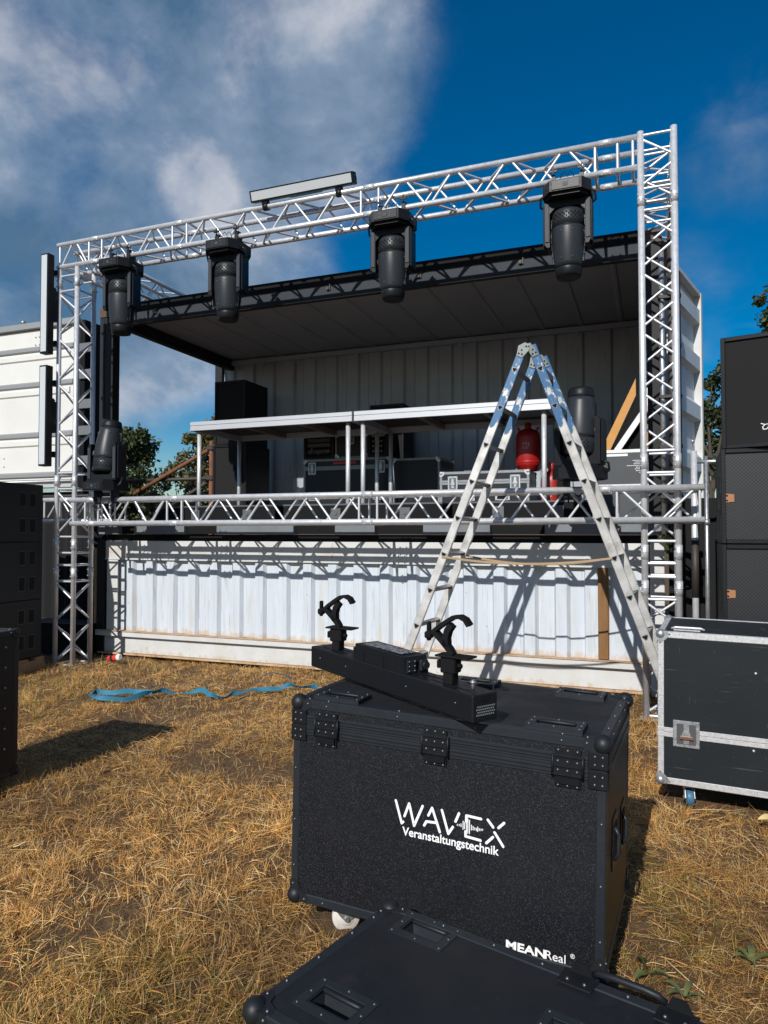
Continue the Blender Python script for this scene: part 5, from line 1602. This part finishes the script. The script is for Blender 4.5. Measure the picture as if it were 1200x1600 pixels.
# tall black upright with a board strip beside the base container
t = thing('wood_batten', 'thin tan timber batten standing at the left end of the container base', 'batten', (-6.055, 6.50, 0))
b = MB(); b.box(-0.018, 0.018, -0.02, 0.02, 0.05, 1.24, 0.002); b.build('batten_body', mat("tan_timber", (0.48, 0.33, 0.16), 0.7, noise=(6, 0.6, (0.36, 0.24, 0.11))), t)

# stage speakers at the left rear
cabinet('subwoofer', 'black subwoofer on the stage at its rear left corner', (-5.36, 7.80, FZ), (0, 0, 0), 0.50, 0.60, 1.06, slots=False, front_m=FARM, group='loudspeakers on the stage')
cabinet('top_speaker', 'black loudspeaker on the subwoofer at the rear left of the stage', (-5.34, 7.80, FZ + 1.063), (0, 0, 0), 0.46, 0.58, 0.83, slots=False, front_m=FARM, group='loudspeakers on the stage')
cabinet('top_speaker', 'black loudspeaker rising behind the joint of the two platforms', (-3.30, 8.18, FZ), (0, 0, 0), 0.45, 0.40, 1.52, slots=False, front_m=FARM, group='loudspeakers on the stage')
t = thing('cloth_sunpatch', 'white patch added for the sunlit back wall beside the red-taped case', 'light patch', (-4.42, 8.10, FZ))  # added stand-in for the sunlit patch on the back wall, shaped like cloth
m = MB(); vs_, fs = [], []
nx, nz = 14, 8
for i in range(nx):
    for j in range(nz):
        a = i / (nx - 1); c = j / (nz - 1)
        zz = 0.50 * c + 0.03 * math.sin(a * 9) * c + 0.02 * math.sin(a * 21 + 1) * c
        vs_.append((a * 0.36, 0.26 * c + 0.02 * math.sin(a * 12 + c * 3), zz))
for i in range(nx - 1):
    for j in range(nz - 1):
        fs.append((i * nz + j, (i + 1) * nz + j, (i + 1) * nz + j + 1, i * nz + j + 1))
m.add(vs_, fs, 0, True); m.build('sunpatch_folds', FABRICW, t)

# ------------------------------------------------------------------ left edge case (mostly outside the picture)
lc = silver_case('black case edge at the far left with bright rivets, throwing a shadow on the grass', 0.60, 0.75, 0.79, (-3.885, 2.20, 0.09), (0, 0, R(1)), sheet=BLKM, t=0.03)
for o in kids(lc):
    if o.name.startswith('edge_profile'): o.data.materials[0] = BLKE
for o in kids(lc):
    if o.name.startswith('corner_ball'): o.data.materials[0] = RUBB
for x, y in ((0.1, 0.1), (0.5, 0.1), (0.1, 0.65), (0.5, 0.65)): caster(lc, x, y, -0.004, 0.036, RUBB, 0.3)
g = MB()
for k in range(12): g.ball((0.603, 0.60 + 0.06 * (k % 2), 0.10 + k * 0.055), 0.006, 8, 4)
g.build('panel_rivet', STEEL, lc)


# ------------------------------------------------------------------ trailer
def build_trailer():
    root = thing('box_trailer', 'white panelled box trailer parked behind the left tower', 'trailer', (-14.5, 8.2, 0))
    W, D = 6.44, 0.75
    b = MB(); b.box(0, W, 0, D, 2.22, 4.56, 0.01); b.build('body', TRAILER, root)
    # panels between the rub rails
    zr = [2.30, 2.92, 3.70, 4.25]
    for z in zr:
        b = MB(); b.prism([(-0.001, z - 0.045), (-0.035, z - 0.03), (-0.035, z + 0.02), (-0.001, z + 0.045)], 0.0, W - 0.05, 'x'); b.build('rub_rail', mat("trailer_rail", (0.30, 0.31, 0.31), 0.5, 0.4), root)
    for z0, z1 in ((2.36, 2.86), (2.98, 3.64), (3.76, 4.19)):
        b = MB(); b.prism([(-0.001, z1 - 0.12), (-0.022, z1 - 0.10), (-0.022, z1 - 0.03), (-0.001, z1)], 0.0, W - 0.12, 'x')
        b.build('panel_swage', TRAILER, root)
    b = MB(); b.box(-0.02, W + 0.02, -0.06, D, 4.562, 4.66, 0.008); b.build('roof_rail', mat("trailer_rail", (0.30, 0.31, 0.31), 0.5, 0.4), root)
    for x in (4.55, 5.3, 5.75):
        b = MB(); b.tube((x, 0.05, 4.66), (x, 0.05, 4.70), 0.02, 8); b.ball((x, 0.05, 4.72), 0.035, 8, 6); b.build('roof_clip', STEEL, root)
    g = MB()
    for x in (4.7, 4.78, 5.62, 5.70):
        for z in (4.32, 4.44): g.ball((x, -0.004, z), 0.014, 8, 4)
    for x in (4.7, 4.78, 5.60, 5.68): g.ball((x, -0.004, 2.80), 0.014, 8, 4)
    for z in (2.45, 2.58): g.ball((5.0, -0.004, z), 0.012, 8, 4)
    tag(g.build('rivets', STEEL, root), kind='stuff')
    b = MB(); b.box(0, W, 0.02, 0.10, 2.10, 2.215, 0.01); b.tube((0, -0.01, 2.20), (W, -0.01, 2.20), 0.018, 8); b.build('lower_rail', EDGE, root)
    b = MB(); b.box(0.2, W - 0.1, 0.25, D - 0.1, 0.45, 2.05); b.build('chassis', BLKD, root)
    for x in (0.9, 2.1):
        for y in (0.2, D - 0.2):
            w = MB(); M = Matrix.Translation((x, y, 0.48)) @ Matrix.Rotation(R(90), 4, 'X')
            w.lathe([(0.2, -0.12), (0.46, -0.12), (0.48, -0.08), (0.48, 0.08), (0.46, 0.12), (0.2, 0.12)], 24, M=M); w.build('wheel', RUBB, root)
    # rear frame with door gear
    b = MB(); b.box(W + 0.001, W + 0.09, 0.06, D, 2.0, 4.64, 0.005); b.build('rear_frame', BLKD, root)
    for z in (2.5, 2.95, 3.35, 3.8, 4.2):
        h = MB(); h.box(W + 0.02, W + 0.30, 0.02, 0.07, z - 0.07, z + 0.07, 0.004); h.build('door_hinge', mat("grey_hinge", (0.13, 0.14, 0.15), 0.5), root)
    h = MB()
    h.tube((W + 0.24, 0.10, 2.1), (W + 0.24, 0.10, 4.5), 0.018, 8)
    h.build('lock_rod', DKTUBE, root)
    for x in (0.4, W - 0.6):
        l_ = MB(); l_.box(x, x + 0.12, 0.42, 0.54, -0.02, 0.45); l_.build('landing_leg', BLKD, root)


build_trailer()

# ------------------------------------------------------------------ scaffold tubes
t = thing('scaffold_tube', 'rusty diagonal scaffold tube above the left lower truss', 'scaffold tube', (-6.3, 9.3, 2.4))
b = MB(); b.tube((-1.75, 0, -0.42), (0.02, 0, 0.40), 0.032, 10); b.build('tube', RUST, t)
t = thing('scaffold_tube', 'dark horizontal scaffold tube crossing the bushes at the left', 'scaffold tube', (-6.3, 9.36, 2.27))
b = MB(); b.tube((-2.4, 0, 0), (0.2, 0, 0), 0.032, 10); b.build('tube', DKTUBE, t)
t = thing('scaffold_tube', 'dark upright scaffold tube at the left end of the stage', 'scaffold tube', (-6.42, 9.30, 0))
b = MB(); b.tube((0, 0, 0), (0, 0, 2.85), 0.034, 10)
b.build('tube', RUST, t)
for zz in (2.27, 2.74):
    b = MB(); b.box(-0.06, 0.06, -0.05, 0.05, zz - 0.04, zz + 0.04, 0.012); b.build('tube_clamp', DKTUBE, t)
t = thing('scaffold_tube', 'short dark brace tube under the rusty diagonal', 'scaffold tube', (-6.6, 9.42, 2.0))
b = MB(); b.tube((-0.85, 0, -0.25), (0.15, 0, 0.28), 0.03, 10); b.build('tube', DKTUBE, t)
t = thing('support_pole', 'upright galvanised pole between the right tower and the subwoofers', 'pole', (0.312, 5.93, 0))
b = MB(); b.tube((0, 0, 0.0), (0, 0, 2.05), 0.024, 12); b.build('tube', ALU, t)
b = MB(); b.tube((0, 0, 0.92), (0, 0, 1.36), 0.027, 12); b.build('sleeve', DKTUBE, t)
t = thing('support_pole', 'slim second pole right of the galvanised pole', 'pole', (0.405, 6.05, 0))
b = MB(); b.tube((0, 0, 0.0), (0, 0, 2.02), 0.016, 10); b.build('tube', STEEL, t)
b = MB(); b.tube((-0.1, 0, 1.98), (0.22, 0.0, 1.97), 0.016, 8); b.tube((-0.02, 0, 1.50), (0.02, 0, 1.50), 0.03, 8); b.build('crossbar', STEEL, t)
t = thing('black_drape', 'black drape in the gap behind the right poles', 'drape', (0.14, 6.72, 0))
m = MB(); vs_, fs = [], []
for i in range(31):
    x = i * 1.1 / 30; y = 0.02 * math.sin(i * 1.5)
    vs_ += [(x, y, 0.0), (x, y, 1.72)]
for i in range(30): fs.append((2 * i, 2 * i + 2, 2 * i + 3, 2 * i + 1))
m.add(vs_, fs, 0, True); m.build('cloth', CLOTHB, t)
# black cable hose and dark post gear behind the right tower
t = thing('tube_rack', 'dark upright rack of tubes behind the right truss tower', 'rack', (0.10, 6.32, 1.40))
for k, (x, y, r_, h, mm) in enumerate(((0.0, 0.0, 0.022, 2.4, STEEL), (0.07, 0.02, 0.026, 2.5, DKTUBE), (0.13, 0.0, 0.016, 2.2, DKTUBE))):
    b = MB(); b.tube((x, y, 0), (x, y, h), r_, 10); b.build('upright', mm, t)
for z in np.arange(0.3, 2.2, 0.42):
    b = MB(); b.box(-0.03, 0.15, -0.03, 0.045, z, z + 0.03, 0.004); b.build('tie', DKTUBE, t)

# ------------------------------------------------------------------ ground clutter
def build_strap():
    pts = [(-3.90, 4.83), (-4.02, 4.80), (-4.22, 4.80), (-4.40, 4.74), (-4.37, 4.62), (-4.20, 4.57), (-4.02, 4.62), (-3.93, 4.78), (-3.88, 4.90), (-3.80, 5.02), (-3.66, 5.04), (-3.52, 5.02), (-3.42, 4.97), (-3.30, 5.02),
           (-3.24, 5.12), (-3.20, 5.28), (-3.10, 5.38), (-3.00, 5.46), (-2.88, 5.50), (-2.70, 5.55)]
    m = MB(); vs_, fs = [], []
    dense = []
    P = [Vector((a, b, 0)) for a, b in pts]
    for i in range(len(P) - 1):
        p0, p1, p2, p3 = P[max(i - 1, 0)], P[i], P[i + 1], P[min(i + 2, len(P) - 1)]
        for s_ in range(6):
            t = s_ / 6
            dense.append(0.5 * ((2 * p1) + (-p0 + p2) * t + (2 * p0 - 5 * p1 + 4 * p2 - p3) * t * t + (-p0 + 3 * p1 - 3 * p2 + p3) * t ** 3))
    n = len(dense); w = 0.040
    for i, p in enumerate(dense):
        d = (dense[min(i + 1, n - 1)] - dense[max(i - 1, 0)]).normalized()
        roll = R(68) + 0.9 * math.sin(i * 0.19) + 0.6 * math.sin(i * 0.41 + 1)
        side = Vector((-d.y * math.cos(roll), d.x * math.cos(roll), math.sin(roll)))
        zc = 0.062 + 0.014 * math.sin(i * 0.31) + abs(side.z) * w * 0.5 + 0.005 * math.sin(i * 0.8)
        c = Vector((p.x, p.y, zc)); nrm = d.cross(side).normalized() * 0.0015
        for a, b in ((-1, -1), (1, -1), (1, 1), (-1, 1)): vs_.append(c + side * (a * w / 2) + nrm * b)
    for i in range(n - 1):
        for k in range(4): fs.append((i * 4 + k, i * 4 + (k + 1) % 4, i * 4 + 4 + (k + 1) % 4, i * 4 + 4 + k))
    m.add(vs_, fs, 0, False)
    t = thing('ratchet_strap', 'blue webbing strap snaking over the dry grass', 'strap', (0, 0, 0))
    m.build('webbing', STRAPB, t)
    arc = MB(); arc.ribbon([(-3.33, 5.50, 0.05), (-3.28, 5.55, 0.13), (-3.20, 5.60, 0.16), (-3.10, 5.64, 0.14), (-3.04, 5.66, 0.10)], (0.5, -1, 0.1), 0.05, 0.004)
    arc.build('loose_end', mat("dark_blue_webbing", (0.02, 0.05, 0.08), 0.8), t)


build_strap()
t = thing('drink_can', 'red and white crushed drink can on the grass by the left tower', 'can', (-5.36, 6.02, 0.085), (R(12), R(80), R(12)))
b = MB(); b.lathe([(0.024, -0.075), (0.033, -0.068), (0.034, 0.05), (0.034, 0.052)], 16); b.build('can_body', CANR, t)
b = MB(); b.lathe([(0.0345, 0.052), (0.0345, 0.082), (0.026, 0.09)], 16); b.build('can_top', WHITEP, t)
b = MB(); b.lathe([(0.0346, -0.03), (0.0348, -0.028), (0.0348, 0.0), (0.0346, 0.002)], 16); b.build('can_band', BLKM, t)


def leafy_plant(label, x, y, n, size, kind):
    root = thing('weed', label, 'plant', (x, y, float(ground_z(x, y))))
    lm = mat("weed_leaf", (0.075, 0.095, 0.028), 0.6, noise=(30, 0.6, (0.12, 0.125, 0.045)))
    for k in range(n):
        a = 2 * math.pi * k / n + random.uniform(-.3, .3); ln = size * random.uniform(.7, 1.15)
        m = MB(); vs_, fs = [], []
        d = Vector((math.cos(a), math.sin(a), 0)); s_ = Vector((-d.y, d.x, 0))
        if kind == 'fern':
            for i in range(11):
                t0 = 0.12 + 0.08 * i; c = d * (ln * t0) + Vector((0, 0, 0.030 + ln * 0.30 * math.sin(t0 * 2.6)))
                w = 0.038 * (1 - abs(t0 - .45) * 1.4) * ln / .16
                for sg in (-1, 1):
                    o = len(vs_); tip = c + s_ * (sg * w) + d * (w * .5)
                    vs_ += [c - d * 0.006, c + s_ * sg * w * .5 + d * w * .05 + Vector((0, 0, .004)), tip, c + d * 0.008]
                    fs.append((o, o + 1, o + 2, o + 3))
        else:
            nn = 6
            for i in range(nn + 1):
                t0 = i / nn; c = d * (ln * t0) + Vector((0, 0, 0.022 + ln * 0.42 * math.sin(t0 * 2.4)))
                w = 0.022 * math.sin(math.pi * min(1, t0 * .92 + .08)) * ln / .14
                vs_ += [c + s_ * w, c - Vector((0, 0, .004)), c - s_ * w]
            for i in range(nn):
                for j in (0, 1): fs.append((i * 3 + j, i * 3 + j + 1, i * 3 + j + 4, i * 3 + j + 3))
        m.add(vs_, fs, 0, True); m.build('leaf', lm, root)


leafy_plant('feathery green weed right of the big flight case corner', -0.03, 2.43, 3, 0.085, 'fern')
leafy_plant('broad leaved green weed beside the cut-off case', 0.08, 2.36, 5, 0.065, 'broad')
leafy_plant('dull green weed in the straw near the right edge', 0.29, 2.60, 5, 0.065, 'broad')
t = thing('dry_leaf', 'curled pale dead leaf on the straw near the right edge', 'leaf', (0.45, 3.73, 0.08), (0.3, 0.2, 0.5))
m = MB(); vs_, fs = [], []
for i in range(8):
    a = i / 7; w = 0.018 * math.sin(math.pi * a) + 0.001
    vs_ += [(a * 0.085, -w * .7, 0.02 * math.sin(a * 3)), (a * 0.085, w * .7, 0.02 * math.sin(a * 3) + 0.01)]
for i in range(7): fs.append((2 * i, 2 * i + 2, 2 * i + 3, 2 * i + 1))
m.add(vs_, fs, 0, True); m.build('blade', mat("dead_leaf", (0.52, 0.40, 0.17), 0.7), t)

build_grass()


# ------------------------------------------------------------------ trees and bushes
LEAFM = vcol_mat('foliage', 0.55, 0.25)


def build_tree(name, label, cat, x, y, h, clumps, leaf=0.10, per=420, trunk_r=0.14, tint=(0.055, 0.070, 0.022), group=None, spread=1.0):
    """trunk and limbs as tapered tubes, crown of leaf faces gathered in clumps; clumps = [(dx, dy, z, r)]"""
    root = thing(name, label, cat, (x, y, 0), (0, 0, 0), group)
    tr = MB()
    zt = h * 0.55
    p = Vector((0, 0, -0.05)); pts = [p]
    for k in range(6): pts.append(Vector((random.uniform(-.1, .1) * k * .3, random.uniform(-.1, .1) * k * .3, zt * (k + 1) / 6)))
    for k in range(6): tr.tube(pts[k], pts[k + 1], trunk_r * (1 - k * .12), 9, trunk_r * (1 - (k + 1) * .12), caps=False)
    for (dx, dy, z, r) in clumps:
        s_ = pts[random.randint(2, 6)]; e_ = Vector((dx, dy, z)); mid = s_.lerp(e_, .5) + Vector((random.uniform(-.2, .2), random.uniform(-.2, .2), .15))
        tr.tube(s_, mid, trunk_r * .42, 6, trunk_r * .26, caps=False); tr.tube(mid, e_, trunk_r * .26, 6, trunk_r * .08, caps=False)
    tr.build('trunk', BARK, root)
    Vs, Fs, Cs = [], [], []
    cnt = 0
    for (dx, dy, z, r) in clumps:
        n = int(per * (r / 0.8) ** 2) + 30
        # sub-clumps so that the outline is broken
        sc_n = max(5, int(14 * r))
        scs = rng.normal(0, 1, (sc_n, 3)); scs /= np.linalg.norm(scs, axis=1)[:, None]; scs *= (r * rng.uniform(.35, 1.0, sc_n))[:, None]
        ki = rng.integers(0, sc_n, n)
        c = np.array([dx, dy, z]) + scs[ki] + rng.normal(0, r * .20, (n, 3)) * np.array([1, 1, .8])
        a = rng.normal(0, 1, (n, 3)); a /= np.linalg.norm(a, axis=1)[:, None]
        b = np.cross(a, rng.normal(0, 1, (n, 3))); b /= np.linalg.norm(b, axis=1)[:, None]
        s1 = (leaf * rng.uniform(.6, 1.3, n))[:, None]; s2 = s1 * .55
        q = np.stack([c - a * s1, c + b * s2, c + a * s1, c - b * s2], 1)
        Vs.append(q.reshape(-1, 3)); Fs.append(np.arange(n)[:, None] * 4 + np.arange(4)[None] + cnt); cnt += n * 4
        base = np.array(tint) * rng.uniform(.75, 1.3)
        col = base[None] * rng.uniform(.7, 1.35, (n, 1)); yel = rng.random(n) < 0.05
        col[yel] = col[yel] * np.array([2.0, 1.4, .9])
        Cs.append(np.repeat(np.concatenate([col, np.ones((n, 1))], 1), 4, axis=0))
    V = np.concatenate(Vs); F = np.concatenate(Fs); Cc = np.concatenate(Cs)
    me = bpy.data.meshes.new('crown')
    me.vertices.add(len(V)); me.vertices.foreach_set('co', V.astype(np.float32).reshape(-1))
    me.loops.add(F.size); me.loops.foreach_set('vertex_index', F.reshape(-1).astype(np.int32))
    me.polygons.add(len(F)); me.polygons.foreach_set('loop_start', (np.arange(len(F)) * 4).astype(np.int32)); me.polygons.foreach_set('loop_total', np.full(len(F), 4, np.int32))
    me.update(calc_edges=True)
    at = me.color_attributes.new('tint', 'FLOAT_COLOR', 'POINT'); at.data.foreach_set('color', Cc.astype(np.float32).reshape(-1))
    me.materials.append(LEAFM)
    o = bpy.data.objects.new('crown', me); COL.objects.link(o); o.parent = root
    return root


def clump_set(n, rx, ry, z0, z1, r0, r1, taper=0.5):
    out_ = []
    for k in range(n):
        f = random.random(); z = z0 + (z1 - z0) * f; s_ = 1 - taper * f
        a = random.uniform(0, 6.28); q = math.sqrt(random.random())
        out_.append((rx * s_ * q * math.cos(a), ry * s_ * q * math.sin(a), z, random.uniform(r0, r1)))
    return out_


def at_dir(px, d):
    """ground point along the bearing of a picture column at distance d from the eye"""
    yaw = R(20.8); k = (px - 600) / 1100
    return (-math.sin(yaw) * d + math.cos(yaw) * k * d, math.cos(yaw) * d + math.sin(yaw) * k * d)


# bushes seen through the open left end
for px, d, h, w, lab, tint in ((185, 19, 4.55, 1.0, 'dark round tree crown beside the left standing light', (0.058, 0.070, 0.024)), (245, 21, 3.3, 1.1, 'low grey green bush behind the rusty scaffold tube', (0.115, 0.130, 0.070)),
                               (285, 22, 3.9, 1.1, 'olive bush behind the left end of the platform', (0.125, 0.128, 0.050)), (320, 21, 4.6, 1.0, 'tallest olive bush next to the stage loudspeakers', (0.135, 0.130, 0.050)),
                               (215, 24, 3.0, 1.3, 'low dark bush at the foot of the left tree', (0.09, 0.10, 0.045))):
    x, y = at_dir(px, d)
    build_tree('bush' if h < 4.0 else 'tree', lab, 'bush' if h < 4.0 else 'tree', x, y, h * 1.1, clump_set(15, w, w, h * .25, h * .93, .38, .66, .45), leaf=0.075, per=1000, trunk_r=0.08, tint=tint)
x, y = at_dir(1112, 24)
build_tree('tree', 'dark leaved tree between the container door and the right loudspeakers', 'tree', x, y, 7.2, [(-.35, 0, 6.0, .55), (.1, .2, 6.6, .55), (.5, 0, 7.0, .5), (-.45, .1, 5.2, .55), (.1, 0, 5.3, .7), (-.1, .3, 4.5, .65), (.4, 0, 4.2, .6), (.8, .2, 5.6, .8), (0.2, 0, 3.5, .5), (1.2, .3, 4.5, .8), (.9, 0, 7.4, .5), (-.2, 0, 3.9, .35)], leaf=0.085, per=560, trunk_r=0.16, tint=(0.044, 0.060, 0.022))
x, y = at_dir(1224, 22)
build_tree('tree', 'taller leafy tree rising above the right loudspeaker stack', 'tree', x, y, 9.5, [(-.25, 0, 8.9, .50), (.3, 0, 9.3, .6), (-.35, .1, 8.2, .50), (.3, 0, 8.2, .7), (-.1, 0, 7.5, .6), (.6, .3, 7.0, .9), (.7, 0, 6.0, .9), (0, .4, 5.8, .9), (1.2, 0, 8.2, .9), (.9, 0, 5.0, .9)], leaf=0.09, per=560, trunk_r=0.2, tint=(0.044, 0.060, 0.022))
hedge = []
for i in range(34):
    hedge.append((random.uniform(-3.5, 3.5), random.uniform(-.5, .5), random.uniform(.4, 2.2), random.uniform(.5, .8)))
x, y = at_dir(1150, 30)
build_tree('bush', 'low dark hedge far behind the right loudspeakers', 'bush', x, y, 2.5, hedge, leaf=0.12, per=260, trunk_r=0.08)
x, y = at_dir(260, 30)
build_tree('bush', 'long dark hedge far behind the left bushes', 'bush', x, y, 2.5, [(a * 1.6, b, c, d_) for a, b, c, d_ in hedge], leaf=0.13, per=260, trunk_r=0.08)
